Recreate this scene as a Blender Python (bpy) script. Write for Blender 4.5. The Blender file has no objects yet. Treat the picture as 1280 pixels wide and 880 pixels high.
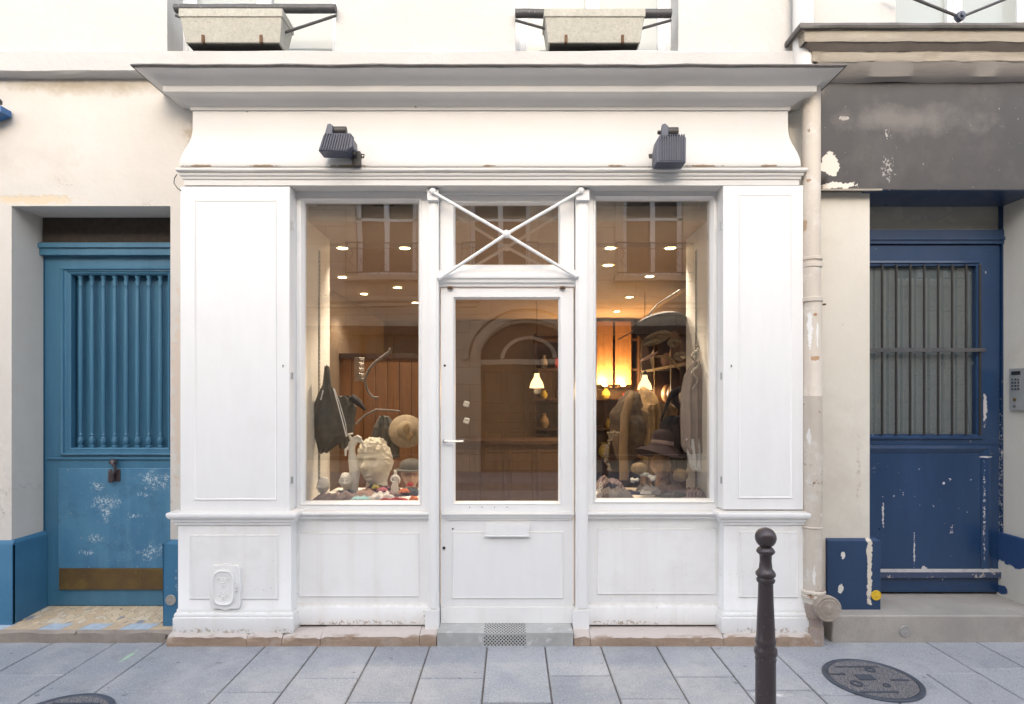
import bpy, bmesh, math, random
from mathutils import Vector, Matrix, noise
R = math.radians
PI = math.pi
scene = bpy.context.scene
COL = scene.collection
random.seed(7)

# ------------------------------------------------------------------ measures
F, D, H, CX, HY = 740.0, 3.7, 1.565, 639.0, 495.0
def S(Y): return (D + Y) / F
def X(px, Y=0.0): return (px - CX) * S(Y)
def Z(py, Y=0.0): return H - (py - HY) * S(Y)

# ------------------------------------------------------------------ materials
class NT:
    def __init__(s, name):
        m = bpy.data.materials.new(name); m.use_nodes = True
        s.m = m; s.t = m.node_tree; s.t.nodes.clear()
        s.out = s.n('ShaderNodeOutputMaterial')
        s.tc = s.n('ShaderNodeTexCoord').outputs['Object']
    def n(s, typ, **kw):
        nd = s.t.nodes.new(typ)
        for k, v in kw.items(): setattr(nd, k, v)
        return nd
    def set(s, sock, v):
        if isinstance(v, bpy.types.NodeSocket): s.t.links.new(v, sock)
        elif isinstance(v, (tuple, list)) and len(v) == 3 and sock.type == 'RGBA': sock.default_value = (*v, 1)
        else: sock.default_value = v
    def map(s, scale=(1, 1, 1), loc=(0, 0, 0), rot=(0, 0, 0)):
        nd = s.n('ShaderNodeMapping'); s.set(nd.inputs[0], s.tc)
        nd.inputs['Scale'].default_value = scale; nd.inputs['Location'].default_value = loc
        nd.inputs['Rotation'].default_value = rot
        return nd.outputs[0]
    def noise(s, scale, detail=5, rough=.6, vec=None, dist=0.0, out='Fac'):
        nd = s.n('ShaderNodeTexNoise'); s.set(nd.inputs['Vector'], vec or s.tc)
        nd.inputs['Scale'].default_value = scale; nd.inputs['Detail'].default_value = detail
        nd.inputs['Roughness'].default_value = rough; nd.inputs['Distortion'].default_value = dist
        return nd.outputs[out]
    def ramp(s, fac, a, b):                       # linear step a..b -> 0..1
        nd = s.n('ShaderNodeMapRange'); s.set(nd.inputs[0], fac)
        nd.inputs[1].default_value = a; nd.inputs[2].default_value = b
        return nd.outputs[0]
    def math(s, op, a, b=0.0):
        nd = s.n('ShaderNodeMath', operation=op); s.set(nd.inputs[0], a); s.set(nd.inputs[1], b)
        return nd.outputs[0]
    def mix(s, fac, a, b):
        nd = s.n('ShaderNodeMix', data_type='RGBA'); s.set(nd.inputs[0], fac)
        s.set(nd.inputs[6], a); s.set(nd.inputs[7], b)
        return nd.outputs[2]
    def spot(s, c, r, amp=.6, nscale=14, soft=.15, broken=0):   # one worn patch at a place on the surface
        mp = s.n('ShaderNodeVectorMath', operation='SUBTRACT'); s.set(mp.inputs[0], s.tc); mp.inputs[1].default_value = c
        dv = s.n('ShaderNodeVectorMath', operation='DIVIDE'); s.set(dv.inputs[0], mp.outputs[0]); dv.inputs[1].default_value = r
        ln = s.n('ShaderNodeVectorMath', operation='LENGTH'); s.set(ln.inputs[0], dv.outputs[0])
        nz = s.math('MULTIPLY', s.math('SUBTRACT', s.noise(nscale, 4, .65), .5), amp * 2)
        m = s.ramp(s.math('ADD', ln.outputs['Value'], nz), 1.0, 1.0 - soft)
        if broken: m = s.math('MULTIPLY', m, s.ramp(s.noise(broken, 5, .7), .50, .56))
        return m
    def bsdf(s, col, rough=.5, metal=0.0, bump=None, bstr=.2, bdist=.002, spec=.5, coat=0.0):
        b = s.n('ShaderNodeBsdfPrincipled')
        s.set(b.inputs['Base Color'], col); s.set(b.inputs['Roughness'], rough); s.set(b.inputs['Metallic'], metal)
        b.inputs['Specular IOR Level'].default_value = spec
        if coat: b.inputs['Coat Weight'].default_value = coat; b.inputs['Coat Roughness'].default_value = .15
        if bump is not None:
            bp = s.n('ShaderNodeBump'); s.set(bp.inputs['Height'], bump)
            bp.inputs['Strength'].default_value = bstr; bp.inputs['Distance'].default_value = bdist
            s.set(b.inputs['Normal'], bp.outputs[0])
        s.set(s.out.inputs[0], b.outputs[0])
        return b

def surf(name, base, alt, scale=2.5, lo=.35, hi=.75, rough=.6, bumpscale=40, bstr=.25, bdist=.003,
         stretch=(1, 1, 1), chip=None, chip_col=None, chip_scale=18, speck=None, spots=(), cracks=None,
         metal=0.0, spec=.5, grime=None, coat=0.0, streaks=None, fade=None, top_tint=None):
    t = NT(name)
    v = t.map(stretch)
    c = t.mix(t.ramp(t.noise(scale, 7, .62, v), lo, hi), base, alt)
    if fade: c = t.mix(t.math('MULTIPLY', t.ramp(t.noise(fade[1], 3, .5), .4, .62), fade[2]), c, fade[0])
    if streaks:
        vs = t.map((streaks[1], streaks[1], streaks[1] * .06))
        c = t.mix(t.math('MULTIPLY', t.ramp(t.noise(1.0, 5, .6, vs), .5, .75), streaks[2]), c, streaks[0])
    if grime: c = t.mix(t.math('MULTIPLY', t.ramp(t.noise(grime[1], 8, .72), .52, .72), grime[2]), c, grime[0])
    if speck: c = t.mix(t.math('MULTIPLY', t.ramp(t.noise(speck[1], 2, .5), speck[3], speck[3] + .06), speck[2]), c, speck[0])
    if top_tint:  # upward faces tinted: grime on painted ledges, paler on base stone
        sn = t.n('ShaderNodeSeparateXYZ'); t.set(sn.inputs[0], t.n('ShaderNodeNewGeometry').outputs['Normal'])
        c = t.mix(t.math('MULTIPLY', t.ramp(t.math('ADD', sn.outputs[2], t.math('MULTIPLY', t.math('SUBTRACT', t.noise(20, 5, .7), .5), .8)), .35, .75), .85), c, top_tint)
    h = t.math('ADD', t.noise(bumpscale, 6, .6, v), t.math('MULTIPLY', t.noise(bumpscale * .12, 3, .5), 1.5))
    if chip:
        m = t.ramp(t.math('ADD', t.noise(chip_scale, 6, .7), t.math('MULTIPLY', t.math('SUBTRACT', t.noise(1.7, 2), .5), .35)), chip, chip + .015)
        c = t.mix(m, c, chip_col); h = t.math('SUBTRACT', h, t.math('MULTIPLY', m, .8))
    for sp in spots:
        m = t.spot(*sp[0]); c = t.mix(m, c, sp[1]); h = t.math('SUBTRACT', h, t.math('MULTIPLY', m, .6))
    if cracks:
        vo = t.n('ShaderNodeTexVoronoi', feature='DISTANCE_TO_EDGE')
        nz = t.n('ShaderNodeVectorMath', operation='ADD'); t.set(nz.inputs[0], t.tc)
        nn = t.n('ShaderNodeVectorMath', operation='SCALE'); t.set(nn.inputs[0], t.noise(3.5, 5, .7, out='Color')); nn.inputs['Scale'].default_value = .55
        t.set(nz.inputs[1], nn.outputs[0]); t.set(vo.inputs['Vector'], nz.outputs[0]); vo.inputs['Scale'].default_value = cracks[1]
        m = t.math('MULTIPLY', t.ramp(vo.outputs[0], cracks[2], 0.0), t.ramp(t.noise(1.1, 2), .47, .54))
        if len(cracks) > 3:
            sz = t.n('ShaderNodeSeparateXYZ'); t.set(sz.inputs[0], t.tc); m = t.math('MULTIPLY', m, t.ramp(sz.outputs[2], cracks[3], cracks[3] - .06))
        c = t.mix(t.math('MULTIPLY', m, .75), c, cracks[0]); h = t.math('SUBTRACT', h, m)
    rg = t.math('ADD', rough, t.math('MULTIPLY', t.math('SUBTRACT', t.noise(9, 4), .5), .25))
    t.bsdf(c, rg, metal, h, bstr, bdist, spec, coat)
    return t.m

def plain(name, col, rough=.5, metal=0.0, var=.15, scale=25, bstr=.12):
    alt = tuple(min(1, x * (1 - var * 2)) for x in col)
    return surf(name, col, alt, scale, .3, .8, rough, scale * 4, bstr, .001, metal=metal)

def glow(name, col, strength):
    t = NT(name)
    e = t.n('ShaderNodeEmission'); t.set(e.inputs[0], col); e.inputs[1].default_value = strength
    t.set(t.out.inputs[0], e.outputs[0]); return t.m

def glass(name, tint=(.95, .96, .95), mult=2.2, wave=.0, painted_reflection=None):
    t = NT(name)
    tr = t.n('ShaderNodeBsdfTransparent'); t.set(tr.inputs[0], tint)
    gl = t.n('ShaderNodeBsdfGlossy'); gl.inputs['Roughness'].default_value = .0
    fr = t.n('ShaderNodeFresnel'); fr.inputs[0].default_value = 1.5
    if wave:
        bp = t.n('ShaderNodeBump'); t.set(bp.inputs['Height'], t.noise(1.3, 2, .4)); bp.inputs['Strength'].default_value = wave; bp.inputs['Distance'].default_value = .01
        t.set(gl.inputs['Normal'], bp.outputs[0])
    mx = t.n('ShaderNodeMixShader')
    t.set(mx.inputs[0], t.math('MINIMUM', t.math('MULTIPLY', fr.outputs[0], mult), .38))
    t.set(mx.inputs[1], tr.outputs[0]); t.set(mx.inputs[2], gl.outputs[0])
    last = mx.outputs[0]
    if painted_reflection:  # flat diffuse colour painted in for a pale reflection
        df = t.n('ShaderNodeBsdfDiffuse'); t.set(df.inputs[0], painted_reflection[0])
        m2 = t.n('ShaderNodeMixShader'); m2.inputs[0].default_value = painted_reflection[1]
        t.set(m2.inputs[1], last); t.set(m2.inputs[2], df.outputs[0]); last = m2.outputs[0]
    t.set(t.out.inputs[0], last); return t.m

M = {}
M['white'] = surf('white_paint', (.85, .85, .845), (.81, .81, .805), 5, .35, .8, .42, 14, .22, .002, (3, 3, .5),
                  chip=.775, chip_col=(.50, .46, .42), chip_scale=26, grime=((.66, .64, .60), 2.3, .16), top_tint=(.66, .63, .58))
M['white_low'] = surf('white_paint_lower', (.88, .88, .87), (.84, .835, .825), 4, .35, .8, .42, 20, .3, .0025, (1, 1, 1),
                  chip=.735, chip_col=(.42, .37, .33), chip_scale=34, grime=((.62, .59, .54), 3.1, .30), top_tint=(.60, .57, .52), streaks=((.74, .71, .66), 12, .5))
M['white_low'] = surf('white_paint_lower', (.88, .88, .87), (.84, .835, .825), 4, .35, .8, .42, 20, .3, .0025, (1, 1, 1),
                  chip=.725, chip_col=(.42, .37, .33), chip_scale=34, grime=((.64, .61, .56), 3.1, .30), top_tint=(.60, .57, .52), streaks=((.76, .73, .68), 12, .5),
                  spots=[(((x_, .05, z_), (rx, .5, rz), 1.5, 24, .6, 45), (.48, .41, .34)) for x_, z_, rx, rz in ((-1.9, .085, .25, .02), (-1.45, .08, .12, .02), (-1.0, .10, .4, .018), (.75, .10, .3, .018), (1.6, .085, .25, .022), (1.88, .15, .02, .10), (-.55, .13, .03, .06), (.45, .12, .03, .05))])
M['cream'] = surf('cream_paint', (.68, .67, .65), (.645, .63, .605), 2.2, .35, .8, .5, 25, .22, .002, (1, 4, 4), grime=((.64, .60, .54), 1.6, .25), top_tint=(.55, .50, .44),
                  spots=[(((X(px, 0), .02, 3.003), (rx, .5, .0065), 1.1, 30, .3), (.30, .22, .15)) for px, rx in ((250, .10), (330, .12), (436, .14), (610, .05), (770, .06), (878, .12), (960, .06))]
                  + [(((X(px, -.05), -.07, Z(py, -.07)), (.008, .5, .005), .8, 60, .4), (.25, .22, .2)) for px, py in ((517, 123), (542, 90), (715, 89), (730, 88), (300, 128))])
M['lead'] = surf('lead_sheet', (.16, .15, .145), (.09, .085, .08), 8, .3, .7, .55, 60, .4, .003, metal=.3)
M['upper_wall'] = surf('upper_render', (.56, .555, .545), (.505, .50, .485), 1.8, .3, .8, .85, 18, .7, .008, grime=((.56, .53, .48), 2.6, .45), speck=((.55, .5, .45), 60, .3, .68))
LW = (X(90), .15, Z(110))
M['left_wall'] = surf('left_render', (.65, .62, .57), (.58, .545, .495), 1.3, .3, .75, .85, 14, .5, .006,
                  grime=((.50, .43, .36), 1.5, .38), cracks=((.40, .34, .28), .9, .004, 3.02), streaks=((.60, .56, .52), 3.5, .35),
                  spots=[(((-2.75, .15, 3.58), (.75, .5, .07), .9, 9, .9), (.42, .36, .28)), (((-3.1, .15, 2.84), (.35, .4, .035), 1.2, 16, .5), (.66, .55, .40)),
                         (((-2.03, .15, 3.25), (.12, .3, .10), 1.1, 20, .6), (.45, .38, .30)), (((-2.16, .15, 1.6), (.05, .3, .6), 1.3, 18, .3), (.62, .53, .45)),
                         (((-3.42, .15, 1.0), (.16, .3, .45), 1.0, 22, .6), (.68, .63, .57))])
M['right_wall'] = surf('right_render', (.70, .665, .59), (.63, .59, .51), 1.6, .3, .75, .8, 18, .4, .005,
                  grime=((.50, .44, .37), 2.2, .4), streaks=((.60, .55, .50), 4, .4),
                  spots=[(((2.275, .18, 1.05), (.014, .3, .30), 1.6, 35, .4, 40), (.55, .48, .42))], chip=.72, chip_col=(.5, .42, .36), chip_scale=12)
M['teal'] = surf('teal_paint', (.040, .138, .232), (.060, .185, .290), 2.2, .3, .75, .42, 30, .35, .002, (4, 4, .4),
                  chip=.745, chip_col=(.10, .12, .12), chip_scale=22, coat=.15)
TD = []
for (px, py, rx, rz, am) in ((123, 607, .06, .035, 1.1), (134, 628, .11, .055, 1.2), (133, 640, .05, .07, 1.3), (168, 644, .05, .02, 1.4), (120, 672, .06, .03, 1.5), (196, 600, .11, .07, 2.0), (178, 618, .05, .02, 2.2), (190, 690, .09, .06, 2.3), (110, 690, .05, .02, 2.2)):
    TD.append((((X(px, .42), .42, Z(py, .42)), (rx, .5, rz), am, 24, .7, 85), (.47, .56, .61)))
M['teal_worn'] = surf('teal_paint_scratched', (.042, .145, .265), (.080, .225, .350), 3.2, .3, .75, .4, 30, .35, .002,
                  chip=.70, chip_col=(.45, .50, .52), chip_scale=38, coat=.15, spots=TD, grime=((.035, .10, .17), 5, .7), streaks=((.12, .28, .40), 9, .6),
                  speck=((.5, .42, .36), 46, .9, .715))
M['teal_plinth'] = surf('teal_masonry_paint', (.034, .138, .255), (.055, .19, .32), 3, .3, .75, .6, 25, .5, .004, chip=.72, chip_col=(.35, .42, .46), chip_scale=24)
M['brass'] = surf('worn_brass', (.10, .062, .030), (.17, .11, .04), 6, .3, .7, .5, 50, .3, .001, metal=.45, grime=((.30, .22, .05), 4, .75))
M['dark_board'] = surf('brown_board', (.060, .045, .035), (.035, .028, .022), 30, .3, .7, .85, 60, .6, .003)
def navy_spots():
    L_ = []
    for (px, py, rx, rz, am, br) in ((1229, 640, .006, .28, 2.2, 50), (1231, 510, .014, .12, 1.4, 0), (1250, 600, .006, .5, 2.4, 60), (1104, 640, .006, .10, 2.4, 0), (1143, 690, .005, .10, 2.4, 0), (1155, 710, .022, .016, 1.0, 0), (1190, 662, .012, .035, 1.8, 40), (1232, 571, .05, .006, 1.2, 0), (1235, 712, .05, .012, 1.3, 0), (1180, 604, .010, .010, 1.0, 0)):
        L_.append((((X(px, .45), .45, Z(py, .45)), (rx, .5, rz), am, 45, .2, br), (.52, .50, .50)))
    return L_
NS = navy_spots()
M['navy'] = surf('navy_paint', (.011, .036, .094), (.018, .052, .128), 2.4, .3, .75, .33, 25, .3, .002, (3, 3, .6),
                  chip=.715, chip_col=(.50, .50, .52), chip_scale=26, coat=.25, speck=((.55, .56, .6), 26, .9, .735), grime=((.010, .026, .075), 3, .6), spots=NS)
M['navy_worn'] = surf('navy_paint_worn', (.03, .05, .11), (.05, .07, .13), 6, .3, .7, .6, 30, .5, .003, (.4, 3, 3), chip=.56, chip_col=(.38, .35, .33), chip_scale=16, top_tint=(.42, .40, .38))
NP = [(((2.336, .16, z), (.017, .5, r), 1.6, 26, .1), (.66, .60, .50)) for z, r in ((.56, .12), (.42, .10), (.30, .08))]
NP += [(((X(1054, .16), .16, Z(694, .16)), (.018, .5, .02), 1.1, 40, .1), (.68, .66, .60)), (((X(1051, .16), .16, Z(736, .16)), (.018, .5, .03), 1.1, 35, .1), (.68, .66, .60))]
M['navy_plinth'] = surf('navy_masonry_paint', (.014, .040, .100), (.022, .056, .13), 3, .3, .75, .6, 25, .5, .004, chip=.74, chip_col=(.66, .62, .54), chip_scale=16, spots=NP)
M['navy_flaked'] = surf('navy_flaked_paint', (.66, .63, .56), (.55, .52, .46), 3, .3, .75, .7, 25, .5, .004,
                  spots=[(((3.44, .32, .52), (.5, .35, .13), .7, 9, .05), (.02, .06, .17)), (((3.44, .42, .22), (.5, .05, .03), 1.0, 20, .1), (.02, .06, .17))])
CH = [(((2.055, .12, 3.06), (.058, .5, .078), .6, 20, .04), (.72, .66, .58)), (((2.11, .12, 2.925), (.12, .5, .02), 1.6, 26, .05), (.74, .68, .60)),
      (((2.43, .12, 3.26), (.018, .5, .03), 1.5, 40, .1, 60), (.45, .41, .37)), (((2.43, .12, 3.03), (.04, .5, .06), 1.8, 40, .1, 60), (.35, .33, .31)), (((2.15, .12, 3.36), (.03, .5, .012), 1.2, 30, .1), (.5, .46, .42)),
      (((2.6, .12, 3.35), (.55, .5, .13), 1.0, 5, .8), (.14, .125, .115))]
M['charcoal'] = surf('charcoal_board', (.058, .052, .050), (.040, .037, .036), 1.3, .3, .75, .48, 12, .28, .003, (1, 1, 1.3),
                  chip=.735, chip_col=(.30, .28, .26), chip_scale=18, spots=CH, grime=((.095, .085, .078), 1.8, .7), streaks=((.11, .10, .09), 5, .3), speck=((.4, .37, .33), 38, .8, .745))
M['canopy'] = surf('weathered_tan_stone', (.42, .38, .315), (.31, .275, .225), 3, .3, .75, .85, 25, .6, .006, (1, 3, 5), chip=.66, chip_col=(.24, .19, .14), chip_scale=9, grime=((.32, .25, .18), 4, .6))
M['canopy_grey'] = surf('canopy_grey_paint', (.42, .39, .36), (.34, .31, .285), 2, .3, .75, .7, 25, .4, .004, (1, 3, 3), grime=((.34, .26, .2), 2, .4))
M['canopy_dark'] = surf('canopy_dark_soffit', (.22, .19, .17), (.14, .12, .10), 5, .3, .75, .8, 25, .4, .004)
M['stone'] = surf('sandstone_plinth', (.40, .29, .21), (.29, .205, .15), 5, .3, .75, .85, 28, .9, .008, (1, 1, 2),
                  grime=((.55, .48, .42), 3.2, .6), chip=.69, chip_col=(.17, .13, .11), chip_scale=14, speck=((.16, .12, .1), 90, .5, .66), top_tint=(.60, .54, .50))  # upward stone faces mixed paler than the fronts
M['step_left'] = surf('worn_step_edge', (.36, .31, .26), (.22, .19, .165), 6, .3, .75, .85, 30, .8, .006, chip=.69, chip_col=(.12, .1, .09), chip_scale=14)
M['concrete'] = surf('concrete_step', (.40, .37, .33), (.28, .26, .24), 3, .3, .75, .8, 50, .5, .004, grime=((.22, .20, .18), 2.6, .6), speck=((.18, .16, .15), 120, .5, .64))
def slabmat():
    t = NT('granite_slab')
    gi = t.n('ShaderNodeNewGeometry').outputs['Random Per Island']
    base = t.mix(gi, (.275, .292, .322), (.40, .412, .435))
    c = t.mix(t.ramp(t.noise(105, 3, .6), .40, .66), base, (.26, .272, .30))
    c = t.mix(t.math('MULTIPLY', t.ramp(t.noise(130, 2, .5), .59, .66), .55), c, (.62, .64, .67))
    c = t.mix(t.math('MULTIPLY', t.ramp(t.noise(2.6, 7, .7), .45, .7), .55), c, (.50, .49, .48))
    c = t.mix(t.math('MULTIPLY', t.ramp(t.noise(5, 8, .75), .53, .70), .50), c, (.20, .205, .22))
    c = t.mix(t.math('MULTIPLY', t.ramp(t.noise(16, 3, .5), .70, .72), .7), c, (.13, .13, .14))
    m = t.spot((-2.36, .01, 0), (.10, .10, .2), 1.3, 14, .5)
    m = t.math('MAXIMUM', m, t.math('MULTIPLY', t.spot((1.42, -.52, 0), (.16, .035, .2), 1.0, 20, .8), .0))
    g = t.spot((-2.30, -.14, 0), (.018, .10, .2), .9, 20, .6)
    c = t.mix(t.math('MULTIPLY', g, .55), c, (.42, .72, .42))
    w = t.spot((1.35, -.60, 0), (.13, .022, .2), 1.4, 22, .8)
    c = t.mix(t.math('MULTIPLY', w, .7), c, (.75, .75, .74))
    t.bsdf(c, .62, 0, t.noise(120, 4, .6), .35, .0015)
    return t.m
M['slab'] = slabmat()
M['mortar'] = surf('joint_mortar', (.17, .145, .13), (.10, .09, .085), 12, .3, .7, .9, 60, .6, .003)
M['bounce_road'] = surf('road_paled_for_bounce', (.42, .41, .40), (.34, .335, .325), 4, .3, .7, .85, 90, .8, .006, speck=((.16, .16, .16), 140, .6, .62))  # unseen road, paled to bounce light up under the cornice
M['kerb'] = surf('granite_kerb', (.33, .33, .34), (.24, .24, .25), 5, .3, .7, .75, 90, .5, .003, speck=((.5, .5, .5), 150, .6, .62))
def mosaicmat():
    t = NT('broken_tile_mosaic')
    vo = t.n('ShaderNodeTexVoronoi'); t.set(vo.inputs['Vector'], t.map((1, .55, 1))); vo.inputs['Scale'].default_value = 26
    ed = t.n('ShaderNodeTexVoronoi', feature='DISTANCE_TO_EDGE'); t.set(ed.inputs['Vector'], t.map((1, .55, 1))); ed.inputs['Scale'].default_value = 26
    cr = t.n('ShaderNodeValToRGB'); cr.color_ramp.interpolation = 'CONSTANT'
    els = cr.color_ramp.elements
    cols = [(0, (.62, .50, .33)), (.25, (.68, .55, .38)), (.5, (.60, .46, .30)), (.72, (.66, .58, .46)), (.86, (.28, .30, .36)), (.90, (.64, .5, .34)), (.955, (.20, .035, .03)), (.97, (.7, .6, .45))]
    els[0].position = 0; els[0].color = (*cols[0][1], 1); els[1].position = cols[1][0]; els[1].color = (*cols[1][1], 1)
    for p, cc in cols[2:]:
        e = els.new(p); e.color = (*cc, 1)
    sp = t.n('ShaderNodeSeparateColor'); t.set(sp.inputs[0], vo.outputs['Color']); t.set(cr.inputs[0], sp.outputs[0])
    c = t.mix(t.ramp(ed.outputs[0], .05, .02), cr.outputs[0], (.42, .34, .25))
    t.bsdf(c, .5, 0, ed.outputs[0], .2, .002); return t.m
M['mosaic'] = mosaicmat()
M['tile_pale'] = plain('pale_blue_tile', (.48, .56, .64), .5); M['tile_tan'] = plain('tan_tile', (.62, .48, .33), .5)
M['pipe'] = surf('pipe_paint', (.64, .58, .50), (.56, .49, .41), 4, .3, .75, .55, 30, .5, .003, chip=.665, chip_col=(.30, .18, .11), chip_scale=20,
                 grime=((.76, .74, .70), 6, .95), streaks=((.45, .36, .3), 9, .5),
                 spots=[(((X(px, 0), -.01, Z(py, 0)), (rx, .12, rz), 1.2, 26, .2), cc) for px, py, rx, rz, cc in ((1013, 412, .012, .11, (.78, .77, .74)), (1021, 418, .008, .08, (.76, .75, .72)), (1012, 545, .010, .05, (.80, .78, .74)),
                        (1019, 448, .025, .02, (.42, .25, .13)), (1018, 393, .012, .010, (.40, .22, .12)), (1017, 720, .010, .06, (.80, .78, .74)), (1006, 630, .010, .10, (.74, .70, .64)), (1012, 225, .012, .012, (.42, .26, .15)), (1009, 280, .008, .05, (.40, .28, .18)))])
M['pipe_white'] = surf('pipe_white_paint', (.76, .75, .73), (.68, .66, .63), 4, .3, .75, .55, 30, .4, .003)
M['pipe_low'] = surf('pipe_bare_base', (.40, .32, .27), (.24, .18, .15), 8, .3, .75, .75, 40, .6, .003, grime=((.5, .45, .42), 6, .7))
M['cap'] = surf('rusty_cap', (.42, .36, .30), (.28, .23, .19), 9, .3, .75, .7, 50, .7, .003, grime=((.55, .5, .46), 8, .7), metal=.2)
M['bollard'] = surf('bollard_paint', (.085, .066, .070), (.060, .047, .050), 5, .3, .7, .32, 60, .3, .0012, speck=((.35, .32, .3), 60, .8, .725), metal=.25, coat=.2)
def ironmat():
    t = NT('cast_iron_cover')
    bk = t.n('ShaderNodeTexVoronoi', distance='CHEBYCHEV'); t.set(bk.inputs['Vector'], t.tc); bk.inputs['Scale'].default_value = 34
    bk2 = t.n('ShaderNodeTexWave'); t.set(bk2.inputs['Vector'], t.tc); bk2.inputs['Scale'].default_value = 26; bk2.inputs['Distortion'].default_value = 9; bk2.inputs['Detail'].default_value = 2; bk2.inputs['Detail Scale'].default_value = 3
    c = t.mix(t.ramp(bk2.outputs['Fac'], .3, .7), (.085, .10, .14), (.40, .36, .33))
    c = t.mix(t.math('MULTIPLY', t.noise(12, 5), .4), c, (.14, .15, .18))
    t.bsdf(c, .55, .35, t.math('ADD', bk2.outputs['Fac'], bk.outputs['Distance']), .8, .004); return t.m
M['iron'] = ironmat()
M['iron_rim'] = surf('iron_rim', (.10, .115, .15), (.07, .08, .10), 12, .3, .7, .55, 60, .4, .002, metal=.3)
M['black_metal'] = surf('dark_railing_paint', (.05, .05, .055), (.08, .08, .085), 20, .3, .7, .5, 60, .4, .002, speck=((.2, .2, .2), 60, .7, .66))
M['lamp_metal'] = surf('blue_grey_lamp_paint', (.070, .082, .125), (.052, .062, .098), 12, .3, .7, .42, 40, .2, .001)
M['lamp_dark'] = surf('lamp_bracket', (.06, .055, .05), (.04, .036, .033), 20, .3, .7, .5, 40, .3, .001)
M['planter'] = surf('fibre_planter', (.49, .475, .42), (.39, .38, .335), 40, .3, .7, .85, 60, .5, .003, speck=((.25, .25, .22), 110, .6, .6), grime=((.56, .56, .5), 9, .5))
M['rust'] = plain('rusty_clip', (.15, .08, .04), .8)
def ventmat():
    t = NT('perforated_steel')
    sp = t.n('ShaderNodeSeparateXYZ'); t.set(sp.inputs[0], t.tc)
    c = t.mix(t.ramp(t.noise(6, 6, .65), .35, .7), (.50, .50, .485), (.40, .40, .385))
    c = t.mix(t.ramp(t.noise(14, 6, .7), .56, .66), c, (.60, .60, .58))
    def cell(v_, p_, o_): return t.math('SUBTRACT', t.math('FRACT', t.math('ADD', t.math('DIVIDE', v_, p_), o_)), .5)
    X0, X1 = X(605), X(657)
    vz = t.math('ADD', sp.outputs[2], t.math('MULTIPLY', sp.outputs[1], .55))
    def holes(ox, oz, rad):
        u = t.math('MULTIPLY', cell(sp.outputs[0], .0220, ox), .0220); v_ = t.math('MULTIPLY', cell(vz, .0220, oz), .0220)
        return t.math('LESS_THAN', t.math('SQRT', t.math('ADD', t.math('MULTIPLY', u, u), t.math('MULTIPLY', v_, v_))), rad)
    m = t.math('MAXIMUM', holes(0, .1, .0052), holes(.5, .6, .0052))
    inx = t.math('MULTIPLY', t.math('GREATER_THAN', sp.outputs[0], X0), t.math('LESS_THAN', sp.outputs[0], X1))
    m = t.math('MULTIPLY', m, inx)
    m = t.math('MULTIPLY', m, t.math('GREATER_THAN', sp.outputs[2], .006))
    edge = t.math('LESS_THAN', t.math('ABSOLUTE', t.math('SUBTRACT', sp.outputs[2], .080)), .006)
    m = t.math('MULTIPLY', m, t.math('SUBTRACT', 1.0, edge))
    c = t.mix(m, c, (.012, .012, .012))
    t.bsdf(c, .5, .2, t.math('SUBTRACT', 1.0, m), .4, .003); return t.m
M['vent'] = ventmat()
M['chrome'] = plain('chrome', (.62, .60, .57), .25, 1.0, .05)
M['steel'] = surf('grey_steel', (.46, .47, .46), (.38, .39, .38), 7, .3, .7, .45, 50, .2, .001, metal=.35, grime=((.62, .62, .6), 5, .5))
M['hole_metal'] = plain('blackened_bar', (.022, .02, .02), .6)
M['hole'] = plain('dark_hole', (.012, .012, .012), .9)
M['glass'] = glass('window_glass', (.95, .95, .93), 4.6, .12)
M['glass_up'] = glass('upper_glass', (.9, .95, .94), 3.5, .12, ((.46, .50, .50), .62))  # grey diffuse share paints the pale reflection in the upper panes
M['glass_blue'] = glass('door_glass', (.55, .6, .6), 4.0, .05, ((.31, .36, .37), .32))  # bluish diffuse share paints the reflection of the windows opposite
M['frosted'] = surf('frosted_pane', (.40, .40, .36), (.34, .34, .31), 3, .3, .7, .25, 60, .2, .001, (1, 1, 4), grime=((.48, .48, .43), 2, .6))
M['win_white'] = plain('window_white', (.80, .81, .82), .45, 0, .05, 8)
M['cap_blue'] = plain('blue_enamel', (.03, .14, .36), .3)
# interior
M['in_wall'] = surf('taupe_wall', (.34, .265, .205), (.27, .21, .165), 1.4, .3, .7, .8, 20, .2, .002, grime=((.40, .30, .2), 2, .5))
M['in_ceiling'] = surf('taupe_ceiling', (.50, .39, .30), (.44, .34, .26), 1.4, .3, .7, .8, 20, .2, .002)
M['in_floor'] = surf('wood_floor', (.14, .07, .04), (.09, .045, .028), 6, .3, .7, .4, 20, .2, .002, (6, .6, 1))
M['in_side'] = surf('white_vitrine', (.84, .83, .81), (.80, .79, .77), 3, .3, .7, .6, 20, .15, .002, (1, 1, .5))
M['wood_warm'] = surf('orange_wood', (.34, .175, .08), (.22, .11, .055), 2.5, .3, .7, .45, 20, .2, .002, (7, 7, .5), grime=((.16, .08, .04), 2, .5))
M['counter_wood'] = surf('counter_wood', (.15, .095, .06), (.10, .06, .04), 3, .3, .7, .5, 20, .2, .002, (6, 6, .6))
M['wood_dark'] = surf('dark_wood', (.085, .045, .028), (.055, .03, .02), 3, .3, .7, .5, 20, .2, .002, (6, 6, .6))
M['plaster'] = surf('old_plaster', (.68, .63, .54), (.58, .53, .44), 14, .3, .7, .75, 60, .4, .002, grime=((.40, .34, .26), 9, .5))
M['porcelain'] = surf('white_bisque', (.78, .76, .72), (.70, .67, .62), 12, .3, .7, .5, 50, .25, .001)
M['tan_skin'] = surf('wooden_head', (.42, .25, .14), (.33, .19, .10), 8, .3, .7, .45, 30, .2, .001)
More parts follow.
